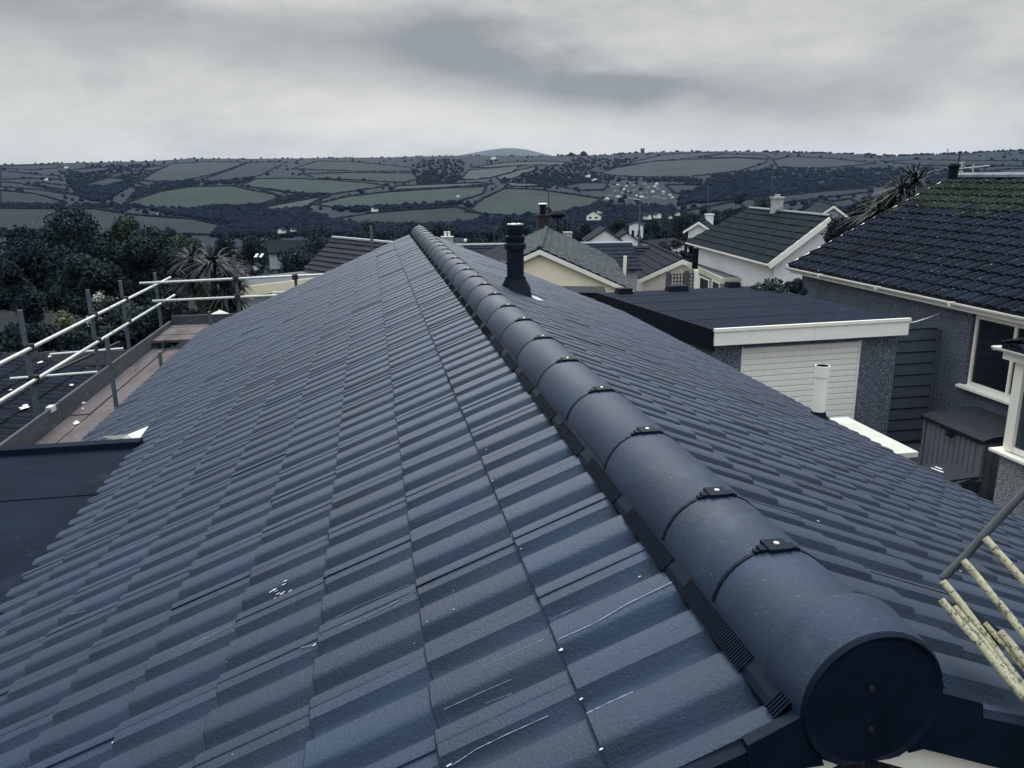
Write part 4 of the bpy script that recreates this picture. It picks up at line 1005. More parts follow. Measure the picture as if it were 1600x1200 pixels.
q = atD(1500, 238, 23.5); aerial(q[0], q[1], q[2], .3, .62, R(120), 9, 'dark television aerial standing above the left end of the big right-hand ridge', M_darkrod)
q = atD(1521, 259, 21); aerial(q[0], q[1], q[2]+.02, .75, .55, R(110), 5, 'small pale bent aerial on the ridge of the big right-hand roof', M_galv, .1)
q = atD(1490, 266, 20.5); mb = MB(); mb.lathe((q[0], q[1], .6), [(0, .10), (.25, .10), (.26, .13), (.30, .13), (.31, .09), (.33, .09)], 12); tag(mb.build('vent_terminal', M_feltside), 'stubby black vent at the left end of the big right-hand ridge', 'roof vent')

# projecting bay of the right-hand house
XB = 7.62
bay = empty('bay_window', (8.2, 7.2, -3.95), 'projecting bay with white corner post and its own small tiled roof at the right edge', 'bay window')
zsb = -2.90
mb = MB(); mb.box(XB, XW-.01, 5.0, 8.95, -3.95, zsb-.06); mb.build('wall', M_pebble2, bay)
mb = MB(); mb.hexa([(XB-.10, 5.0, zsb-.055), (XW-.02, 5.0, zsb-.055), (XW-.02, 9.06, zsb-.055), (XB-.10, 9.06, zsb-.055)], [(XB-.10, 5.0, zsb-.02), (XW-.02, 5.0, zsb), (XW-.02, 9.06, zsb), (XB-.10, 9.06, zsb-.02)]); mb.build('sill', M_white, bay)
mb = MB(); mb.box(XB, XB+.13, 8.78, 8.93, zsb, -1.66); mb.box(XB+.02, XB+.09, 5.0, 8.78, zsb, zsb+.07); mb.box(XB+.02, XB+.09, 5.0, 8.78, -1.73, -1.66)
for y in (7.9, 6.9, 5.9): mb.box(XB+.02, XB+.09, y, y+.06, zsb+.07, -1.73)
mb.box(XW-.12, XW-.02, 8.83, 8.90, zsb, -1.66); mb.box(XB+.13, XW-.12, 8.83, 8.90, zsb, zsb+.07); mb.box(XB+.13, XW-.12, 8.83, 8.90, -1.73, -1.66)
mb.box((XB+XW)/2, (XB+XW)/2+.06, 8.83, 8.90, zsb+.07, -1.73)
mb.build('frame', M_white, bay)
mb = MB(); mb.box(XB+.05, XB+.06, 5.0, 8.78, zsb+.07, -1.73); mb.box(XB+.13, XW-.12, 8.86, 8.87, zsb+.07, -1.73); mb.build('pane', mat('bluish_pane', (.03, .045, .06), .1, .3, 1, spec=.6), bay)
mb = MB(); mb.box(XB-.10, XW-.02, 5.0, 9.05, -1.66, -1.54); mb.build('fascia', M_white, bay)
mb = MB(); mb.prism([(XB-.16+q[0], 5.0, -1.50+q[1]*.9) for q in prf], (0, 4.14, 0)); mb.prism([(XB-.2, 9.10+q[0]*.8, -1.50+q[1]*.9) for q in prf], (1.55, 0, 0)); mb.build('gutter', M_white, bay, smooth=40)
tiled_plane(bay, (XB-.14, 9.05, -1.47), (XB-.14, 5.0, -1.47), (XW-.03, 8.3, -1.18), (XW-.03, 5.0, -1.18), .28, .28, M_neigh, limit=60, lift=.03, roll=.034, seed=8)
tiled_plane(bay, (XW-.03, 9.12, -1.47), (XB-.14, 9.05, -1.47), (XW-.03, 8.3, -1.18), (XW-.10, 8.3, -1.18), .28, .28, M_neigh, limit=40, lift=.03, roll=.034, seed=9)

# plank gate between garage and house
gt = empty('plank_gate', (8.45, 12.6, -3.95), 'grey-blue gate of wide horizontal planks between the garage and the house', 'gate')
z = -3.9
while z < -1.95:
    mb = MB(); mb.box(7.92, 8.92, 12.10+.0, 12.14, z, z+.192); mb.build('plank', M_plank, gt)
    m2 = MB(); m2.box(7.92, 8.92, 12.085, 12.145, z+.194, z+.202); m2.build('plank_shadow_bead', M_feltside, gt); z += .204
mb = MB(); mb.box(8.925, 8.99, 12.08, 12.16, -3.9, -1.9); mb.build('gate_post', M_plank, gt)

# ================================================================ GARAGE
ga = empty('garage', (6.2, 13.4, -3.95), 'flat-roofed pebbledashed garage with a white ribbed door and deep white fascia', 'garage')
FL, FR_, BL, BR = [np.array(q) for q in ((4.50, 11.45, -1.6), (7.98, 11.61, -1.6), (3.86, 15.9, -1.6), (7.60, 16.1, -1.6))]
def drop(P, z): return [(p[0], p[1], z) for p in P]
mb = MB(); mb.hexa([(p[0], p[1], -1.66) for p in (FL+[0, .04, 0], FR_+[-.35, .04, 0], BR, BL)], [(p[0], p[1], -1.60) for p in (FL+[0, .04, 0], FR_+[-.35, .04, 0], BR, BL)]); mb.build('felt_roof', M_felt, ga)
mb = MB(); mb.hexa([(p[0], p[1], -1.66) for p in (FR_+[-.35, .04, 0], FR_+[0, .04, 0], BR+[.02, 0, 0], BR)], [(p[0], p[1], -1.60) for p in (FR_+[-.35, .04, 0], FR_+[0, .04, 0], BR+[.02, 0, 0], BR)]); mb.build('felt_edge', M_felt, ga)
# felt strips as slightly raised laps
for u in (.22, .44, .66, .86):
    a = FL+(BL-FL)*u; b_ = FR_+(BR-FR_)*u; mb = MB(); mb.bar(a+[0.02, 0, .004], b_+[-.38*(1-u), 0, .002], .05, .003); mb.build('felt_lap', M_felt, ga)
d_ = vn(FR_-FL)
mb = MB(); mb.bar(FL+[0, 0, -.115], FR_+[0, 0, -.125], .03, .245); fa = mb.build('fascia', M_whited, ga)
mb = MB(); mb.bar(FL+d_*-.015+[0, -.01, .012], FR_+d_*.015+[0, -.01, .012], .055, .05); mb.build('fascia_trim', M_white, ga)
# side edge, black
mb = MB(); mb.bar(FL+[.01, .03, -.16], BL+[.01, 0, -.16], .03, .34); mb.build('side_fascia', M_feltside, ga)
yw = 11.62
def gw(x): return 11.60+(x-4.5)*.046
mb = MB()
for x0, x1, z0, z1 in ((4.56, 5.06, -3.95, -1.85), (7.25, 7.92, -3.95, -1.85), (5.06, 7.25, -1.93, -1.80)):
    mb.hexa([(x0, gw(x0), z0), (x1, gw(x1), z0), (x1, gw(x1)+.2, z0), (x0, gw(x0)+.2, z0)], [(x0, gw(x0), z1), (x1, gw(x1), z1), (x1, gw(x1)+.2, z1), (x0, gw(x0)+.2, z1)])
mb.hexa([(7.72, gw(7.9)+.2, -3.95), (7.92, gw(7.9)+.2, -3.95), (7.58, 15.9, -3.95), (7.38, 15.9, -3.95)], [(7.72, gw(7.9)+.2, -1.67), (7.92, gw(7.9)+.2, -1.67), (7.58, 15.9, -1.67), (7.38, 15.9, -1.67)])
mb.hexa([(4.56, gw(4.5)+.2, -3.95), (4.76, gw(4.5)+.2, -3.95), (4.14, 15.9, -3.95), (3.94, 15.9, -3.95)], [(4.56, gw(4.5)+.2, -1.67), (4.76, gw(4.5)+.2, -1.67), (4.14, 15.9, -1.67), (3.94, 15.9, -1.67)])
mb.build('wall', M_pebble, ga)
dr = MB(); dr.hexa([(5.06, gw(5.06)+.07, -3.93), (7.25, gw(7.25)+.07, -3.93), (7.25, gw(7.25)+.10, -3.93), (5.06, gw(5.06)+.10, -3.93)], [(5.06, gw(5.06)+.07, -1.93), (7.25, gw(7.25)+.07, -1.93), (7.25, gw(7.25)+.10, -1.93), (5.06, gw(5.06)+.10, -1.93)])
dro = dr.build('door', M_whited, ga)
z = -3.92
while z < -1.99:
    mb = MB(); h_ = .094
    x0, x1 = 5.10, 7.21
    mb.hexa([(x0, gw(x0)+.035, z+.008), (x1, gw(x1)+.035, z+.008), (x1, gw(x1)+.07, z), (x0, gw(x0)+.07, z)], [(x0, gw(x0)+.035, z+h_-.012), (x1, gw(x1)+.035, z+h_-.012), (x1, gw(x1)+.07, z+h_-.002), (x0, gw(x0)+.07, z+h_-.002)])
    mb.build('door_slat', M_whited, dro); z += .099
for x0, x1 in ((5.06, 5.10), (7.21, 7.25)):
    mb = MB(); mb.hexa([(x0, gw(x0)+.02, -3.93), (x1, gw(x1)+.02, -3.93), (x1, gw(x1)+.08, -3.93), (x0, gw(x0)+.08, -3.93)], [(x0, gw(x0)+.02, -1.93), (x1, gw(x1)+.02, -1.93), (x1, gw(x1)+.08, -1.93), (x0, gw(x0)+.08, -1.93)]); mb.build('door_jamb', M_white, dro)
# small dark blocks resting on the far edge of the garage roof
for (x, y, w_, lb) in ((975, 457, .34, 'low black block on the back left corner of the garage roof'), (1058, 453, .46, 'wider black block midway along the back edge of the garage roof'), (1145, 447, .3, 'small dark block at the back right of the garage roof')):
    q = atZ(x, y, -1.58); mb = MB(); mb.hexa([(q[0]-w_/2, q[1]-.1, -1.598), (q[0]+w_/2, q[1]-.1, -1.598), (q[0]+w_/2, q[1]+.15, -1.598), (q[0]-w_/2, q[1]+.15, -1.598)], [(q[0]-w_/2+.03, q[1]-.07, -1.49), (q[0]+w_/2-.03, q[1]-.07, -1.49), (q[0]+w_/2-.03, q[1]+.12, -1.49), (q[0]-w_/2+.03, q[1]+.12, -1.49)])
    tag(mb.build('roof_block', M_feltside), lb, 'block')

# ================================================================ storage chest, bin lid, coping, yard
mb = MB(); mb.box(3.0, 9.0, 3, 12.0, -3.96, -3.935); tag(mb.build('yard_paving', M_asph), kind='structure')
ch = empty('storage_chest', (8.15, 10.0, -3.93), 'taupe plastic storage chest with ribbed front and black lid against the house wall', 'storage box')
x0, x1, y0, y1 = 7.74, 8.66, 9.40, 10.66
mb = MB(); mb.box(x0+.03, x1, y0+.02, y1-.02, -3.93, -2.98); mb.build('body', M_chest, ch)
n = 11
for i in range(n):
    a = y0+.05+(y1-y0-.1)*i/n; b_ = y0+.05+(y1-y0-.1)*(i+1)/n-.014
    mb = MB(); mb.box(x0+.012, x0+.032, a, b_, -3.85, -3.04); mb.build('front_slat', M_chest, ch)
for i in range(6):
    a = x0+.08+(x1-x0-.16)*i/6; mb = MB(); mb.box(a, a+(x1-x0-.16)/6-.014, y0+.003, y0+.022, -3.85, -3.04); mb.build('side_slat', M_chest, ch)
mb = MB(); mb.box(x0-.02, x0+.03, y0-.02, y0+.04, -3.93, -2.99); mb.build('corner_post', M_chest, ch)
mb = MB(); mb.box(x0-.005, x0+.03, y1-.04, y1+.0, -3.93, -2.99); mb.build('corner_post', M_chest, ch)
mb = MB(); mb.prism([(x0-.05, y0-.04, -2.99), (x1+.02, y0-.04, -2.99), (x1+.02, y0-.04, -2.86), (x0+.12, y0-.04, -2.90), (x0-.05, y0-.04, -2.945)][::-1], (0, y1-y0+.08, 0)); mb.build('lid', M_chestd, ch)
mb = MB(); mb.box(x0-.062, x0-.02, 9.98, 10.10, -3.09, -2.95); mb.build('latch', M_chestd, ch)
bn = empty('wheelie_bin', (5.98, 7.8, -3.93), 'black wheelie bin with pale lettering on its lid, half hidden by the tiled eave', 'bin')
zz = -2.72
lidp = [atZ(1436, 727, zz), atZ(1480, 723, zz), atZ(1523, 745, zz), atZ(1506, 768, zz-.02), atZ(1450, 745, zz)]
mb = MB(); mb.prism([atZ(1436, 727, zz), atZ(1480, 723, zz), atZ(1524, 745, zz), atZ(1478, 752, zz)], (0, 0, -.05)); mb.build('lid', M_chestd, bn)
cc = np.mean([atZ(1436, 727, zz), atZ(1480, 723, zz), atZ(1524, 745, zz), atZ(1478, 752, zz)], axis=0)
mb = MB(); mb.hexa([(cc[0]-.2, cc[1]-.22, -3.93), (cc[0]+.2, cc[1]-.22, -3.93), (cc[0]+.2, cc[1]+.2, -3.93), (cc[0]-.2, cc[1]+.2, -3.93)], [(cc[0]-.24, cc[1]-.26, zz-.05), (cc[0]+.26, cc[1]-.26, zz-.05), (cc[0]+.26, cc[1]+.24, zz-.05), (cc[0]-.24, cc[1]+.24, zz-.05)]); mb.build('body', M_chestd, bn)
mb = MB(); h0 = atZ(1500, 757, zz-.03); mb.bar(atZ(1492, 758, zz-.04), atZ(1527, 746, zz-.04), .05, .05); mb.build('handle', M_chestd, bn)
mb = MB()
for a, b_ in (((1447, 734), (1462, 742)), ((1455, 731), (1474, 738)), ((1461, 729), (1472, 733))): mb.bar(atZ(*a, zz+.004), atZ(*b_, zz+.004), .022, .003)
mb.build('lid_marking', M_paper, bn)
cp = empty('low_wall', (5.1, 8.4, -3.95), 'low rendered wall with pale flat coping running beyond the right eave', 'wall')
mb = MB(); mb.box(4.78, 5.26, 7.56, 8.95, -2.36, -2.30); mb.build('coping', mat('grey_cream_coping', (.50, .50, .45), .8, .1, 4), cp)
mb = MB(); mb.box(4.84, 5.20, 7.60, 8.95, -3.94, -2.36); mb.build('wall', M_greyr, cp)

# ================================================================ lichen-spotted rods and dark pole at lower right
rd = empty('rod_bundle', (1.1, 1.05, -1.2), 'bundle of pale lichen-spotted rods held beside a dark pole at the lower right', 'rods')
def rodpart(a, b_, da, db, r_, mt, nm='rod'):
    mb = MB(); p0 = CAM+ray(*a)*da; p1 = CAM+ray(*b_)*db
    n_ = 9; pts = [p0+(p1-p0)*u+np.array([random.gauss(0, .0006) for _ in range(3)]) for u in np.linspace(0, 1, n_)]
    mb.tube(pts, r_, 10); return mb.build(nm, mt, rd, smooth=50)
DP = 1.45
rodpart((1472, 905), (1760, 598), DP, DP, .0075, M_darkrod, 'dark_pole')
for (a, b_, r_, d0) in [((1538, 840), (1720, 1040), .0068, 1.43), ((1505, 876), (1700, 1110), .0068, 1.43), ((1474, 909), (1690, 1190), .0066, 1.43), ((1470, 937), (1650, 1150), .0068, 1.40),
                        ((1491, 946), (1680, 1180), .005, 1.41), ((1507, 957), (1690, 1185), .0055, 1.425), ((1538, 972), (1700, 1160), .0055, 1.42), ((1563, 987), (1700, 1150), .0068, 1.40), ((1500, 965), (1672, 1175), .006, 1.405)]:
    rodpart(a, b_, d0, d0-.12, r_, M_rod)
mb = MB(); p = CAM+ray(1500, 950)*1.44; p2 = CAM+ray(1572, 1003)*1.43; mb.bar(p, p2, .045, .012); mb.build('holder', M_black, rd)

# ================================================================ houses in the middle distance
def gable_house(name, apex, D, az_deg, L, hw_, pitch, wallh, label, mt_roof, mt_wall, mt_barge=M_white, tw=.33, g=.33, limit=0, roll=.03, cat='house', group=None, barge=.2, over=.3, windows=True, lift=.03, ridge_mt=None, y_off=0):
    """apex: photo pixel of the near gable apex; ridge runs away along az_deg"""
    A0 = atD(apex[0], apex[1], D); a = R(az_deg); d = np.array([math.sin(a), math.cos(a), 0]); p = np.array([math.cos(a), -math.sin(a), 0])
    rise = hw_*math.tan(R(pitch)); A1 = A0+d*L; dn = np.array([0, 0, -rise])
    o = empty(name, (A0[0]+d[0]*L/2, A0[1]+d[1]*L/2, A0[2]-rise-wallh), label, cat, group)
    for s_ in (-1, 1):
        tiled_plane(o, A0+p*s_*hw_+dn, A1+p*s_*hw_+dn, A0, A1, tw, g, mt_roof, limit=limit if s_ > 0 else limit//3, lift=lift, roll=roll, seed=abs(int(apex[0]))+s_+1)
    ridge_caps(o, A0+[0, 0, .02], A1+[0, 0, .02], .12, ridge_mt or mt_roof, joined=D > 45)
    up = np.array([0, 0, 1.0])
    if barge:
        for s_ in (-1, 1):
            P_ = [A0-up*.05, A0+p*s_*(hw_+.05)+dn-up*.05, A0+p*s_*(hw_+.05)+dn-up*(.05+barge), A0-up*(.05+barge*1.12)]
            mb = MB(); mb.prism([q-d*.03 for q in P_], d*.035); mb.build('barge_board', mt_barge, o)
    hwi = hw_-over; k = hwi/hw_
    W = [A0+d*.2-up*.10, A0+d*.2+p*hwi-up*(rise*k+.10), A0+d*.2+p*hwi-up*(rise+wallh), A0+d*.2-p*hwi-up*(rise+wallh), A0+d*.2-p*hwi-up*(rise*k+.10)]
    mb = MB(); mb.prism(W, d*(L-.4)); mb.build('wall', mt_wall, o)
    return o, A0, d, p, rise
# cream gabled bungalow beyond the pipe
co, A0, d, p, rise = gable_house('cream_bungalow', (843, 388), 32, 13.6, 13.5, 3.75, 24.3, 2.4, 'cream rendered bungalow with white bargeboards and lichened slates behind the dark flue', M_lichen, M_cream, limit=280, g=.36, tw=.36, barge=.17, over=.5, roll=0, lift=.055)
up = np.array([0, 0, 1.])
mb = MB(); e_r = A0+p*3.8-up*(rise+.05); mb.hexa([e_r-p*.55-up*.42-d*.04, e_r+p*.05-up*.36-d*.04, e_r+p*.05-up*.36+d*1, e_r-p*.55-up*.42+d*1], [e_r-p*.55-up*.1-d*.04, e_r+p*.05-up*.1-d*.04, e_r+p*.05-up*.1+d*1, e_r-p*.55-up*.1+d*1]); mb.build('boxed_eave', M_white, co)
mb = MB(); a0 = A0+p*1.0-up*(rise+.28)-d*.02; a1 = A0+p*3.3-up*(rise+.28)-d*.02; mb.prism([a0, a1, a1-up*.05, a0-up*.05], -d*.05); mb.build('string_course', M_whited, co)
# chimney on it
def chimney(p3, w_, h_, label, mt, pots=1, potmt=M_feltside, rim=True, name='chimney', parent=None, mast=None, potr=.11, poth=.4):
    if parent is None: o = empty(name, p3, label, 'chimney')
    else: o = parent
    mb = MB(); x, y, z = p3; mb.box(x-w_/2, x+w_/2, y-w_/2, y+w_/2, z-1.0, z+h_); mb.box(x-w_/2-.05, x+w_/2+.05, y-w_/2-.05, y+w_/2+.05, z+h_, z+h_+.09)
    st = mb.build('chimney_stack', mt, o)
    for k in range(pots):
        m2 = MB(); xx = x+(k-(pots-1)/2)*.3; m2.lathe((xx, y, z+h_+.09), [(0, potr*1.1), (poth*.1, potr), (poth*.8, potr*.9), (poth*.82, potr*1.15), (poth, potr*1.1)], 12); m2.build('pot', potmt, st)
        if rim: m2 = MB(); m2.lathe((xx, y, z+h_+.09+poth), [(0, potr*1.35), (.03, potr*1.5), (.08, potr*1.2)], 12); m2.build('cowl', M_white, st)
    return o
q = atD(848, 353, 46); chimney(q, .62, .55, '', M_brick, 1, M_feltside, parent=co, potr=.18, poth=.55)
q = atD(887, 372, 58); chimney(q, .5, .35, 'small white chimney stack behind the lichened roof', M_pale_ch, 0, rim=False)
mb = MB(); q = atD(858, 352, 46); mb.tube([q-up*1, atD(857, 298, 46)], .025, 6); tag(mb.build('radio_mast', M_darkrod), 'thin dark vertical mast rising just right of the dark chimney', 'mast')
mb = MB(); q = atD(871, 341, 60); mb.tube([q-up*3, q], .03, 6)
mb.lathe(q, [(0, .3), (.12, .55), (.3, .6), (.5, .35), (.6, .02)], 10); tag(mb.build('garden_parasol', M_feltside), 'closed-down dark round cover behind the dark chimney', 'parasol')
# low dark lean-to in front of the cream wall
mb = MB(); le = empty('lean_to', atD(915, 470, 28), 'low dark timber lean-to below the cream gable', 'shed')
c0 = atD(868, 456, 28.5); c1 = atD(943, 457, 28); dd = vn(c1-c0)*1.0; mb.hexa([c0-up*2.6, c1-up*2.6, c1-up*2.6+d*1.6, c0-up*2.6+d*1.6], [c0-up*.10, c1-up*.10, c1-up*.10+d*1.6, c0-up*.10+d*1.6]); mb.build('wall', mat('dark_brown_timber', (.05, .048, .05), .85, .25, 4), le)
mb = MB(); mb.hexa([c0-up*.10-d*.12, c1-up*.10-d*.12+dd*.1, c1-up*.10+d*1.6+dd*.1, c0-up*.10+d*1.6], [c0-d*.12, c1-d*.12+dd*.1, c1+d*1.6+dd*.1, c0+d*1.6]); mb.build('roof_slab', M_feltside, le)
mb = MB(); a = c0+dd*.6-d*.03-up*.28; b2 = c0+dd*1.15-d*.03-up*.28; mb.prism([a, b2, b2-up*.5, a-up*.5], -d*.02); mb.build('window', M_glass, le)

# ridge-parallel roof immediately left of the cream one (dark, with pale ridge edge)
gable_house('dark_side_roof', (800, 402), 34, 10, 9, 2.6, 22, 2.2, 'dark roofed side building glimpsed left of the cream gable behind the flue', M_darktile, M_greyr, barge=0, limit=0, roll=0)

# dark cross-winged house
do, A0, d2, p2, rise2 = gable_house('dark_tiled_house', (1067, 404), 50, 9.5, 9.5, 2.65, 24.5, 3.0, 'pale house with navy concrete tiles and a small white-edged gable behind the garage roof', M_darktile, M_creamd, limit=120, roll=0, tw=.42, g=.55, barge=.26, over=.3, lift=.05)
B0 = A0+d2*9.4+up*0.0; Lm = 7.5
tiled_plane(do, B0-p2*Lm-d2*4.2-up*1.9, B0-p2*0.0-d2*4.2-up*1.9, B0-p2*Lm, B0, .42, .42, M_darktile, limit=100, lift=.055, roll=0, seed=21)
tiled_plane(do, B0-p2*Lm+d2*4.2-up*1.9, B0-p2*0.0+d2*4.2-up*1.9, B0-p2*Lm, B0, .6, .6, M_darktile, lift=.04, roll=0, seed=22)
mb = MB(); q0 = B0-p2*Lm-d2*3.9; q1 = B0-d2*3.9; mb.hexa([q0-up*5, q1-up*5, q1-up*5+d2*7.8, q0-up*5+d2*7.8], [q0-up*1.95, q1-up*1.95, q1-up*1.95+d2*7.8, q0-up*1.95+d2*7.8]); mb.build('main_wall', M_greyr, do)
mb = MB(); mb.bar(B0-d2*.0+up*.05, A0+d2*9.5-p2*2.65-up*(rise2-.05), .12, .05); mb.build('valley_line', M_feltside, do)
mb = MB(); q = atD(974, 431, 40); mb.tube([q-up*1.5, atD(977, 400, 40)], .09, 8); tag(mb.build('white_post', M_white), 'leaning white post in front of the navy tiled roof', 'post')
# flat-roofed extension beside it
zf2 = -4.25
P4 = [atZ(1075, 410, zf2), atZ(1130, 435, zf2), atZ(1226, 432, zf2), atZ(1168, 404, zf2)]
fx_ = empty('flat_roofed_extension', np.mean(P4, axis=0)*[1, 1, 0]+[0, 0, -8], 'grey flat-roofed extension with pale yellowish fascia right of the small white gable', 'extension')
mb = MB(); mb.prism(P4, (0, 0, -.08)); mb.build('roof_slab', M_felt2, fx_)
for a, b_ in ((0, 1), (1, 2)):
    mb = MB(); mb.bar(P4[a]+[0, 0, -.14], P4[b_]+[0, 0, -.14], .06, .30); mb.build('fascia', mat('pale_yellow_fascia', (.55, .55, .42), .6, .08, 3), fx_)
cq = np.mean(P4, axis=0); Pi = [cq+(q-cq)*.93 for q in P4]
mb = MB(); mb.prism([q-up*.1 for q in Pi], (0, 0, -3.2)); mb.build('wall', M_greyr, fx_)
for (xa, xb) in ((1092, 1108), (1112, 1124)):
    mb = MB(); a = atD(xa, 430+ (xa-1092)*.3, 41.0); b2 = atD(xb, 432+(xb-1092)*.3, 40.2); mb.prism([a, b2, b2-up*.9, a-up*.9], (0, -.04, 0)); w_ = mb.build('window', M_white, fx_)
    m2 = MB(); e_ = (b2-a)*.12; m2.prism([a+e_-up*.08, b2-e_-up*.08, b2-e_-up*.82, a+e_-up*.82], (0, -.06, 0)); m2.build('pane', M_glass, w_)
# trellis
tr = empty('trellis', atD(1068, 452, 36), 'dark square-lattice trellis in front of the small white gable', 'trellis')
T0_, T1_ = atD(1044, 428, 36), atD(1088, 426, 35.6); dt = (T1_-T0_)
mb = MB()
for k in range(10): a = T0_+dt*k/9; mb.bar(a, a-up*1.0, .05, .05)
for k in range(7): mb.bar(T0_-up*(.03+k*.16), T1_-up*(.03+k*.16), .05, .05)
mb.build('lattice', M_fence, tr)
for k in (0, .66, 1): mb = MB(); a = T0_+dt*k; mb.bar(a+up*.12, a-up*2.6, .16, .16); mb.build('post', M_fence if k < 1 else M_white, tr)

# lichen roof house to the right with a stained chimney
zE = -3.1
e1 = atZ(1201, 412, zE); e0 = atZ(1072, 378, zE); dr_ = vn(e0-e1); prp = np.array([dr_[1], -dr_[0], 0])
if prp[0] < 0: prp = -prp
best = None
for run_ in np.linspace(2, 12, 400):
    for zr in np.linspace(zE+.4, zE+3.2, 60):
        q = e1+prp*run_; q[2] = zr; x, y, dd_ = proj(q); e_ = (x-1298)**2+(y-338)**2
        if best is None or e_ < best[0]: best = (e_, run_, zr)
_, run_, zr = best
r1 = e1+prp*run_; r1[2] = zr
k_ = 0
tlist = [(abs(proj(r1+dr_*t_)[0]-1172), t_) for t_ in np.linspace(1, 40, 600)]; Lr = min(tlist)[1]; r0 = r1+dr_*Lr
Le = np.linalg.norm(e0-e1)
lh = empty('mossy_roofed_house', ((e0+r1)/2)*[1, 1, 0]+[0, 0, -8], 'white-walled house with dull mossy roof and stained chimney, left of the big right-hand roof', 'house')
tiled_plane(lh, e1, e0, r1, r0, .40, .40, M_mossy, limit=230, lift=.04, roll=.02, seed=31)
o1 = e1+prp*2*run_; o0 = e0+prp*2*run_
tiled_plane(lh, o1, o0, r1, r0, .6, .6, M_mossy, lift=.03, roll=0, seed=32)
tiled_plane(lh, e0, o0, r0-dr_*.001, r0, .5, .4, M_mossy, lift=.03, roll=0, seed=33) if False else None
mb = MB(); mb.prism([e0, o0, r0], dr_*.05); mb.build('hip_face', M_mossy, lh)
ridge_caps(lh, r0+[0, 0, .03], r1+[0, 0, .03], .12, M_galvd)
mb = MB(); mb.bar(e1+[0, 0, -.06], e0+[0, 0, -.06], .08, .09); mb.build('gutter', M_white, lh)
mb = MB(); mb.bar(e1-dr_*.03+[0, 0, -.13], r1-dr_*.03+[0, 0, -.12], .04, .26); mb.build('barge_board', M_white, lh)
mb = MB(); ci = [e1+prp*.4+dr_*.3, e1+prp*(2*run_-.4)+dr_*.3, e0+prp*(2*run_-.4)-dr_*.3, e0+prp*.4-dr_*.3]
mb.prism([q-up*.12 for q in ci], (0, 0, -3.4)); mb.build('wall', M_whiter, lh)
mb = MB(); mb.prism([e1+prp*.4+dr_*.3-up*.12, e1+prp*(2*run_-.4)+dr_*.3-up*.12, r1+dr_*.3-up*.15], dr_*.2); mb.build('gable_wall', M_whiter, lh)
cx3 = atD(1213, 330, np.hypot(*(r1+dr_*Lr*.72-CAM)[:2])); t_c = min((abs(proj(r1+dr_*t_)[0]-1213), t_) for t_ in np.linspace(0, Lr, 300))[1]; cpt = r1+dr_*t_c
chimney((cpt[0], cpt[1], cpt[2]), .46, .62, '', M_pale_ch, 1, M_pale_ch, rim=False, parent=lh, potr=.14, poth=.12)
mb = MB(); mb.tube([(cpt[0]-.35, cpt[1], cpt[2]), (cpt[0]-.35, cpt[1], cpt[2]+2.3)], .016, 6); mb.bar((cpt[0]-.5, cpt[1], cpt[2]+2.25), (cpt[0]+.3, cpt[1]-.1, cpt[2]+2.22), .015, .015)
for k in range(6): mb.bar((cpt[0]-.45+k*.13, cpt[1]-.14, cpt[2]+2.24), (cpt[0]-.45+k*.13, cpt[1]+.14, cpt[2]+2.24), .01, .01)
tag(mb.build('television_aerial', M_galvd), 'thin aerial mast beside the stained chimney of the mossy-roofed house', 'aerial')
mb = MB(); q = atD(1072, 402, 33); mb.lathe(atD(1086, 414, 44)-up*.2, [(0, .16), (1.0, .16), (1.02, .19), (1.1, .19)], 10); tag(mb.build('flue_pipe', M_feltside), 'short black flue left of the mossy-roofed house wall', 'flue')
gable_house('small_gabled_house', (1092, 345), 62, 35, 2.2, 1.1, 34, 2.2, 'little white-edged gable behind the left end of the mossy roof', M_mossy, M_whiter, roll=0, barge=.18, tw=.6, g=.5)
q = atD(1108, 345, 66); chimney(q, .5, .45, 'small white chimney stack behind the left end of the mossy roof', M_whiter, 0, rim=False)
mb = MB(); mb.tube([atD(1107, 340, 66), atD(1106, 290, 66)], .03, 5); tag(mb.build('thin_mast', M_galvd), 'faint thin mast above the small white chimney left of the mossy roof', 'mast')
gable_house('far_gabled_house', (1303, 320), 74, 25, 12, 1.3, 38, 2.2, 'small house with a sharp white-edged gable between the stained chimney and the palm', M_mossy, M_greyr, roll=0, barge=.2, tw=.6, g=.6)

# roof behind our ridge, right
gable_house('dark_terrace_roof', (660, 384), 46, 98, 12, 3.2, 20, 2.2, 'long dark roof with pale ridge seen behind the right slope of the tiled roof', M_darktile, M_greyr, barge=0, roll=0, g=.5, tw=.6, ridge_mt=M_greyr)
# purple-brown roof beyond the left slope
zr2 = -2.35; ra = atZ(520, 371.5, zr2); rb = atZ(600, 379, zr2); dpu = vn(rb-ra); rb = ra+dpu*9
eL = atZ(440, 422, zr2-1.75); perp = np.array([dpu[1], -dpu[0], 0]); perp = perp if perp@(eL-ra) > 0 else -perp
runp = perp@(eL-ra); ea = ra+perp*runp; ea[2] = zr2-1.75; eb = ea+dpu*9
po = empty('purple_roofed_house', ((ea+rb)/2)*[1, 1, 0]+[0, 0, -6.5], 'house with a purple-brown ribbed roof beyond the left slope of the tiled roof', 'house')
tiled_plane(po, ea, eb, ra, rb, .9, .32, M_purple, limit=150, lift=.06, roll=0, seed=41, nm='roof_strip')
ec = ra-perp*runp; ec[2] = ea[2]; ed = ec+dpu*9
tiled_plane(po, ec, ed, ra, rb, .9, .5, M_purple, lift=.04, roll=0, seed=42)
mb = MB(); mb.bar(ra+[0, 0, .05], rb+[0, 0, .05], .2, .09); mb.build('ridge_line', M_bluewhite, po)
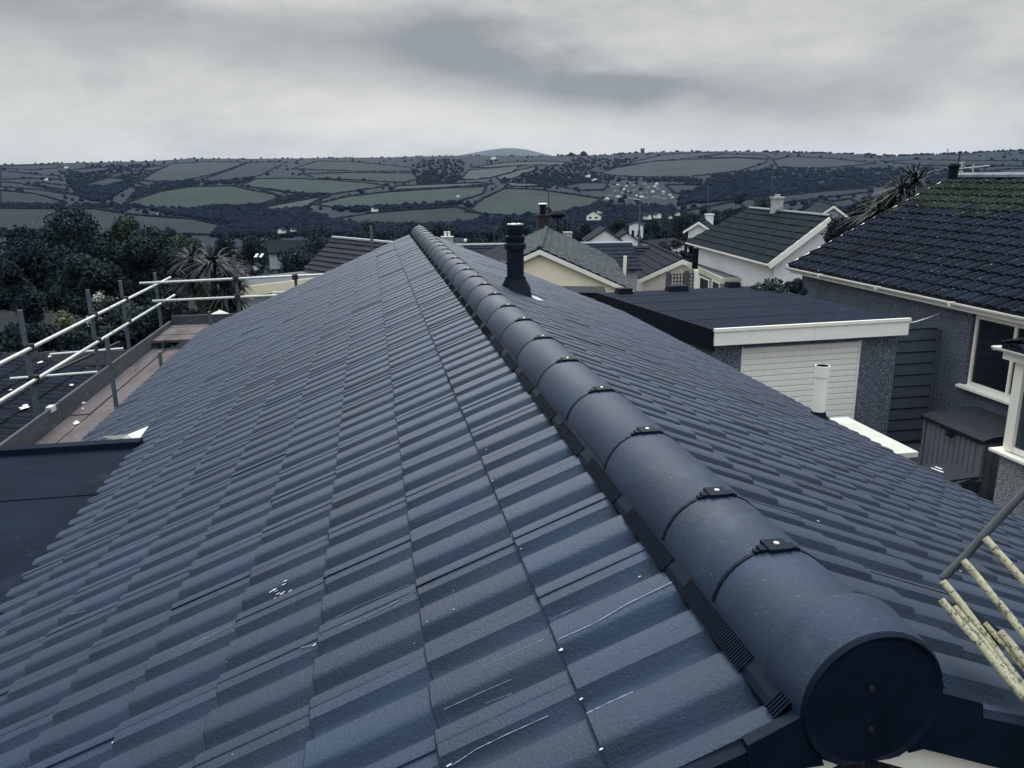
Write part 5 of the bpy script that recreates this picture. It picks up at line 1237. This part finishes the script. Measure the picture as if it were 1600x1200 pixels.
mb = MB(); mb.prism([ea+dpu*.3-perp*.3-up*.12, ec+dpu*.3+perp*.3-up*.12, ra+dpu*.3-up*.2], dpu*8.4); mb.prism([ea+dpu*.3-perp*.3-up*.12, eb-dpu*.3-perp*.3-up*.12, ed-dpu*.3+perp*.3-up*.12, ec+dpu*.3+perp*.3-up*.12], (0, 0, -2.6)); mb.build('wall', M_greyr, po)
# pale fascia building under it
zc_ = -2.35
cb = empty('cream_fascia_building', atZ(440, 450, -4)*[1, 1, 0]+[0, 0, -6], 'low building with a cream fascia and grey wall behind the gable-end scaffold rails', 'building')
f0, f1, f2, f3 = atZ(376, 451, zc_), atZ(512, 434, zc_), atZ(470, 424, zc_), atZ(378, 434, zc_)
mb = MB(); mb.prism([f0, f1, f2, f3], (0, 0, -.06)); mb.build('roof_slab', M_felt2, cb)
mb = MB(); mb.bar(f0+[0, 0, -.10], f1+[0, 0, -.10], .05, .30); mb.build('fascia', mat('cream_fascia', (.80, .74, .56), .6, .05, 3), cb)
bk = vn(f3-f0)*.15
mb = MB(); mb.prism([f0+bk-up*.2, f1+bk-up*.2, f2-up*.2, f3-up*.2], (0, 0, -3.0)); mb.build('wall', M_greyr, cb)
mb = MB(); a = atD(427, 456, np.hypot(*(f0-CAM)[:2])-.2); mb.bar(a, a-up*.7, .05, .05); mb.bar(a-up*.02, a+vn(f1-f0)*1.4-up*.12, .05, .05); w_ = mb.build('window', M_white, cb)
m2 = MB(); m2.prism([a-up*.05, a+vn(f1-f0)*1.3-up*.15, a+vn(f1-f0)*1.3-up*.7, a-up*.7], (0, .03, 0)); m2.build('pane', M_glass, w_)
mb = MB(); q = atD(393, 467, 25); mb.lathe(q, [(0, .07), (.1, .09), (.16, .06)], 8); tag(mb.build('wall_light', M_paper), 'small white round fitting on the grey wall below the cream fascia', 'fitting')
# peaked pale canopy
gzb = empty('garden_canopy', atD(345, 520, 19), 'small pale peaked canopy beyond the gable-end scaffold boards', 'canopy')
ap = atD(343, 484, 19.0); c1_ = atD(308, 501, 18.8); c2_ = atD(367, 498.5, 18.6); c3_ = c2_+[0, .5, -.04]; c4_ = c1_+[0, .5, -.04]
mb = MB(); mb.add([c1_, c2_, c3_, c4_, ap], [(0, 1, 4), (1, 2, 4), (2, 3, 4), (3, 0, 4)]); mb.add([c1_-up*.03, c2_-up*.03, c3_-up*.03, c4_-up*.03], [(3, 2, 1, 0)]); mb.build('fabric_top', M_canvas, gzb)
for q in (c1_, c2_, c3_, c4_): mb = MB(); mb.tube([q-up*2.2, q-up*.03], .02, 6); mb.build('leg', M_galvd, gzb)

# lower-left neighbouring roof
nl = empty('lower_left_bungalow', (-9, 15, -6), 'bungalow with dark ribbed roof littered with white scraps, beyond the scaffold at far left', 'house')
zL0, zL1 = -3.75, -2.55
tiled_plane(nl, (-5.6, 19.0, zL0), (-5.6, 7.0, zL0), (-10.6, 19.0, zL1), (-10.6, 7.0, zL1), .32, .34, M_darktile, limit=290, lift=.03, roll=.03, seed=51)
tiled_plane(nl, (-15.6, 19.0, zL0), (-15.6, 7.0, zL0), (-10.6, 19.0, zL1), (-10.6, 7.0, zL1), .6, .6, M_darktile, lift=.03, roll=0, seed=52)
mb = MB(); mb.box(-15.3, -5.95, 7.3, 18.7, -6.2, zL0-.1); mb.build('wall', M_greyr, nl)
mb = MB(); mb.bar((-5.6, 19.02, zL0-.05), (-10.6, 19.02, zL1-.05), .06, .14); mb.build('barge_board', M_fence, nl)
g0 = lambda x, y: zL0+(-5.6-x)*(zL1-zL0)/5.0+.06
for i, (x, y, r_) in enumerate([(38, 638, .11), (40, 634, .06), (64, 566, .07), (112, 602, .05), (78, 557, .05), (43, 591, .04), (17, 610, .05)]):
    zz_ = -3.2
    for _ in range(6): q = atZ(x, y, zz_); zz_ = g0(q[0], q[1])
    litter((q[0], q[1], zz_), r_, ['largest white crumpled scrap on the lower-left roof below the first outer post', 'small scrap touching the largest one on the lower-left roof', 'white scrap near the far verge of the lower-left roof', 'white scrap between the two handrails on the lower-left roof', 'second scrap near the far verge of the lower-left roof, nearer the shrub', 'scrap at the left of the lower-left roof above the lower handrail', 'scrap at the picture edge on the lower-left roof'][i])
# timber fence behind it
fn = empty('timber_fence', (-6, 21, -5), 'weathered grey boarded fence running behind the lower-left roof', 'fence')
P0, P1 = np.array([-13.5, 21.0, -3.25]), np.array([-4.9, 20.0, -3.2]); nL = 60
for k in range(nL):
    a = P0+(P1-P0)*k/nL; b_ = P0+(P1-P0)*(k+.93)/nL; h_ = random.uniform(-.02, .02)
    mb = MB(); mb.hexa([a+[0, 0, -1.5], b_+[0, 0, -1.5], b_+[0, .03, -1.5], a+[0, .03, -1.5]], [a+[0, 0, h_], b_+[0, 0, h_], b_+[0, .03, h_], a+[0, .03, h_]]); mb.build('fence_board', M_fence, fn)
mb = MB(); mb.bar(P0+[0, -.03, -.3], P1+[0, -.03, -.3], .04, .1); mb.build('fence_rail', M_fence, fn)
# brownish roof at far left edge

# ---- smaller houses on the valley side
def tiny(xp, yp, D, w_, h_, az_, label, mt=M_white, roof=M_darktile, group=None, pitch=32, L=None, name='valley_house', detail=True):
    p0 = atD(xp, yp, D); L = L or w_*1.5; a = R(az_); dd_ = np.array([math.sin(a), math.cos(a), 0]); pp = np.array([math.cos(a), -math.sin(a), 0])
    rise_ = w_/2*math.tan(R(pitch)); o = empty(name, p0-up*h_, label, 'house', group)
    c = p0
    mb = MB(); W = [c-pp*w_/2-up*h_, c+pp*w_/2-up*h_, c+pp*w_/2, c+up*rise_, c-pp*w_/2]; mb.prism(W, dd_*L); mb.build('wall', mt, o)
    mb = MB()
    for s_ in (-1, 1):
        q = [c-dd_*.2+up*(rise_+.04), c-dd_*.2+pp*s_*(w_/2+.3)-up*.16, c+dd_*(L+.2)+pp*s_*(w_/2+.3)-up*.16, c+dd_*(L+.2)+up*(rise_+.04)]
        mb.prism(q, up*.12)
    mb.build('roof', roof, o)
    if detail:
        for k in (-1, 1):
            mb = MB(); q = c+pp*k*w_*.22-dd_*.03-up*h_*.25; mb.prism([q-pp*w_*.1, q+pp*w_*.1, q+pp*w_*.1-up*h_*.4, q-pp*w_*.1-up*h_*.4], -dd_*.03); mb.build('window', M_glass, o)
    return o
tiny(945, 378, 92, 4.0, 2.6, 12, 'small white house whose left gable shows left of the drooping conifer', M_whiter, pitch=33)
tiny(979, 378, 93, 3.0, 2.6, 12, 'narrow white gable just right of the drooping conifer', M_whiter, pitch=33)
tiny(1004, 383, 94, 3.6, 2.0, 60, 'low white garden building right of the narrow white gable', M_whiter, M_darktile, pitch=12)
tiny(927, 337, 330, 5.5, 1.8, 20, 'white-gabled house above the lichened roof left of the drooping conifer', M_white, pitch=30)
tiny(994, 352, 210, 3.5, 5, 20, 'narrow pale two-storey house beside the tall street lamp pole', M_whiter, pitch=20)
tiny(700, 385, 70, 2.4, 2.0, 0, 'pale boxy building peeping over the far right verge of the tiled roof', M_greyr, pitch=8)
tiny(420, 392, 112, 4.5, 2.2, 84, 'dark-roofed house with two bright rooflights beyond the cordyline', M_greyr, M_mossy, pitch=28)
for xx, lb in ((400, 'left of two bright slanted rooflights'), (408, 'right of two bright slanted rooflights')):
    mb = MB(); a = atD(xx-1.5, 402, 98); b_ = atD(xx+2.5, 396.5, 98.5); mb.bar(a, b_, .32, .05); tag(mb.build('rooflight', M_white), lb+' on the dark roof beyond the cordyline', 'rooflight')
spots_ = [(350, 383, 150, 'tall white gable end above the cordyline, leftmost of its row'), (411, 382, 150, 'small white house front above the two rooflights'), (430, 380, 150, 'tall narrow white house above and right of the two rooflights'), (398, 416, 80, 'white garden hut below the two rooflights'), (362, 388, 140, 'low white house beside the cordyline top'), (378, 420, 70, 'pale greenhouse end among the cordyline leaf tips'), (463, 394, 95, 'small pale hut at the left foot of the purple-brown roof'), (485, 382, 120, 'pale box building above the purple-brown verge'), (437, 359, 210, 'dim pale cottage in the trees, right of the pair above the rooflights'), (455, 358, 215, 'dim pale cottage furthest right in the dark trees left of the purple-brown roof'), (582, 326, 420, 'isolated white cottage above the dark pine behind the ridge'), (1048, 338, 240, 'pale barn end above the cross-winged house'), (1030, 335, 250, 'white cottage to the right of the tall lamp pole'), (1060, 333, 255, 'smallest pale cottage right of the tall lamp pole'), (1015, 337, 220, 'white hut touching the tall lamp pole'), (935, 330, 300, 'white speck of a cottage above the white-gabled house')]
for (x, y, D, lb) in spots_:
    w_ = random.uniform(.9, 1.5)*D/F*5.0; tiny(x, y, D, w_, w_*.75, random.uniform(-40, 60), lb, random.choice([M_white, M_whiter]), M_mossy, detail=False)
# village cluster
VIL = [(957, 292), (966, 289), (975, 296), (984, 286), (992, 290), (1000, 294), (1007, 288), (1015, 293), (1024, 292), (1030, 296), (962, 299), (972, 302), (981, 300), (990, 298), (1002, 302), (1012, 301), (1021, 300), (1038, 300), (1046, 305), (956, 306), (964, 308), (972, 307), (995, 306), (1004, 308), (1012, 309), (1022, 308), (1031, 309), (1040, 311), (1050, 309), (950, 311), (1034, 304), (985, 310), (945, 314), (1028, 288), (978, 291)]
for i, (x, y) in enumerate(VIL):
    q = px2ground(x, y+1)
    if q is None: continue
    D = q[1]; s_ = D/F; bright = random.random() < .42
    tiny(x, y-1, D, random.uniform(3, 5.5)*s_, 1.5*s_, random.uniform(-70, 70), 'tiny pale house in the distant village cluster below the purple ploughed field', random.choice([M_white, M_whiter]) if bright else M_greyr, M_felt2 if not bright else random.choice([M_felt2, M_greyr]), 'houses of the distant village cluster', detail=False, L=random.uniform(3, 6)*s_)
for (x, y, wq, lb) in [(919, 275, 9, 'white farm building alone between the two big hillside fields'), (928, 281, 8, 'second pale farm building just right of and below the white farm'), (103, 261, 5, 'bright white barn high on the far left hillside'), (72, 280, 5, 'white cottage on the left hillside below the barn'), (347, 279, 4, 'white farmhouse in the hedges above the large green field, left one'), (352, 282, 4, 'pale shed just right of the farmhouse above the large green field'), (156, 306, 4, 'pale cottage in the hollow of the left hillside'), (248, 333, 5, 'pale cottage at the wood edge below the large green field'), (715, 306, 4, 'pale gate lodge by the hedge left of the central green field'), (770, 247, 8, 'white shed under the rounded far hill')]:
    q = px2ground(x, y+2)
    if q is None: continue
    D = q[1]; s_ = D/F; tiny(x, y, D, wq*s_, 2.2*s_, random.uniform(-30, 60), lb, M_white, M_greyr, detail=False, L=4*s_, pitch=25)
# skyline hamlets
for i, x in enumerate([285, 291, 298, 655, 662, 672, 684, 695, 705, 716, 726, 642, 630, 935, 945, 905, 1062, 1072, 1085, 1100, 1112, 1225, 1245, 1262, 1280, 1300, 1320, 1335]):
    yb = np.interp(x, *zip(*SKYL))+(1.5 if x < 900 else 3 if x < 1200 else random.uniform(8, 16)); D = 3650 if x < 1200 else 3200; s_ = D/F
    tiny(x, yb-1.2, D, random.uniform(2.5, 5)*s_, 1.6*s_, random.uniform(-60, 60), 'far-off pale building in the hamlets strung along the skyline hills', M_greyr, M_felt2, 'buildings of the skyline hamlets', detail=False, L=random.uniform(2.5, 5)*s_)
# church tower
q = atD(1004, 233, 3650); s_ = 3650/F; mb = MB()
ct = empty('church_tower', q-up*12*s_, 'square church tower standing up from the skyline', 'church tower')
mb.box(q[0]-2.3*s_, q[0]+2.3*s_, q[1]-2*s_, q[1]+2*s_, q[2]-10*s_, q[2]); mb.build('tower_shaft', M_felt2, ct)
for dx in (-1.9, 1.9):
    for dy in (-1.7, 1.7): mb = MB(); mb.box(q[0]+(dx-.5)*s_, q[0]+(dx+.5)*s_, q[1]+(dy-.4)*s_, q[1]+(dy+.4)*s_, q[2], q[2]+1.5*s_); mb.build('pinnacle', M_felt2, ct)
for (x, y, r_, lb) in [(892, 242, 4.5, 'left of two round trees on the skyline dip'), (912, 241, 5.5, 'larger right one of two round trees on the skyline dip')]:
    q = atD(x, y, 3640); crowns('skyline_tree', [q]*3+np.array([[0, 0, 0], [6, 0, -4], [-7, 0, -5]]), [r_*3640/F, r_*2.2, r_*2.0], M_wood_far, .95, .12, None, lb, 'tree')
# tall lamp pole and other masts
lp = empty('lamp_pole', atD(999, 385, 88), 'tall pale pole with a small lamp and a lower crossbar beside the white gables', 'lamp post')
t1 = atD(1000, 312, 88); t0 = atD(998, 388, 88); mb = MB(); mb.tube([t0, t1], [.11, .07], 8); mb.build('pole', M_galvd, lp)
mb = MB(); mb.bar(t1+[0, 0, 0], t1+[-.75, 0, .12], .12, .08); mb.build('lamp_head', M_whiter, lp)
c_ = atD(999, 333, 88); mb = MB(); mb.bar(c_+[-.9, 0, 0], c_+[.6, 0, 0], .06, .06); mb.build('crossbar', M_galvd, lp)
def mast(x, yt, yb, D, label):
    mb = MB(); a = atD(x, yb, D); b_ = atD(x, yt, D); s_ = D/F; mb.tube([a, b_], .5*s_, 5); mb.bar(b_-[3*s_, 0, 0], b_+[3*s_, 0, 0], .5*s_, .5*s_); tag(mb.build('television_aerial', M_galvd), label, 'aerial')
mast(701, 349, 372, 70, 'T-shaped aerial above the pale building behind the ridge'); mast(772, 353, 378, 70, 'small aerial left of the flue, against the dark trees'); mast(887, 338, 360, 58, 'aerial on the small white chimney behind the lichened roof'); mast(485, 370, 384, 120, 'small aerial left above the purple-brown verge')
q = atD(699, 377, 66); chimney(q, .9, .3, 'stubby pale chimney stack showing over the right verge near the ridge end', M_pale_ch, 2, M_whiter, rim=False)
q = atD(727, 378, 46)
mb = MB(); mb.lathe(q, [(0, .05), (.1, .1), (.17, .05)], 8); tag(mb.build('white_cowl', M_white), 'white vent cowl on the dark roof right of the ridge end', 'roof vent')

# ================================================================ haze over the valley
hb = MB(); hb.box(-9000, 9000, -9000, 12000, -400, 420)
ho = hb.build('haze', mat('_h', (1, 1, 1)))
hm = bpy.data.materials.new('valley_haze'); hm.use_nodes = True; hn = hm.node_tree; hn.nodes.clear()
pv = hn.nodes.new('ShaderNodeVolumePrincipled'); pv.inputs['Color'].default_value = (.50, .70, 1, 1); pv.inputs['Density'].default_value = .000020; pv.inputs['Anisotropy'].default_value = .1
mo = hn.nodes.new('ShaderNodeOutputMaterial'); hn.links.new(pv.outputs[0], mo.inputs['Volume'])
ho.data.materials.clear(); ho.data.materials.append(hm); ho['kind'] = 'stuff'
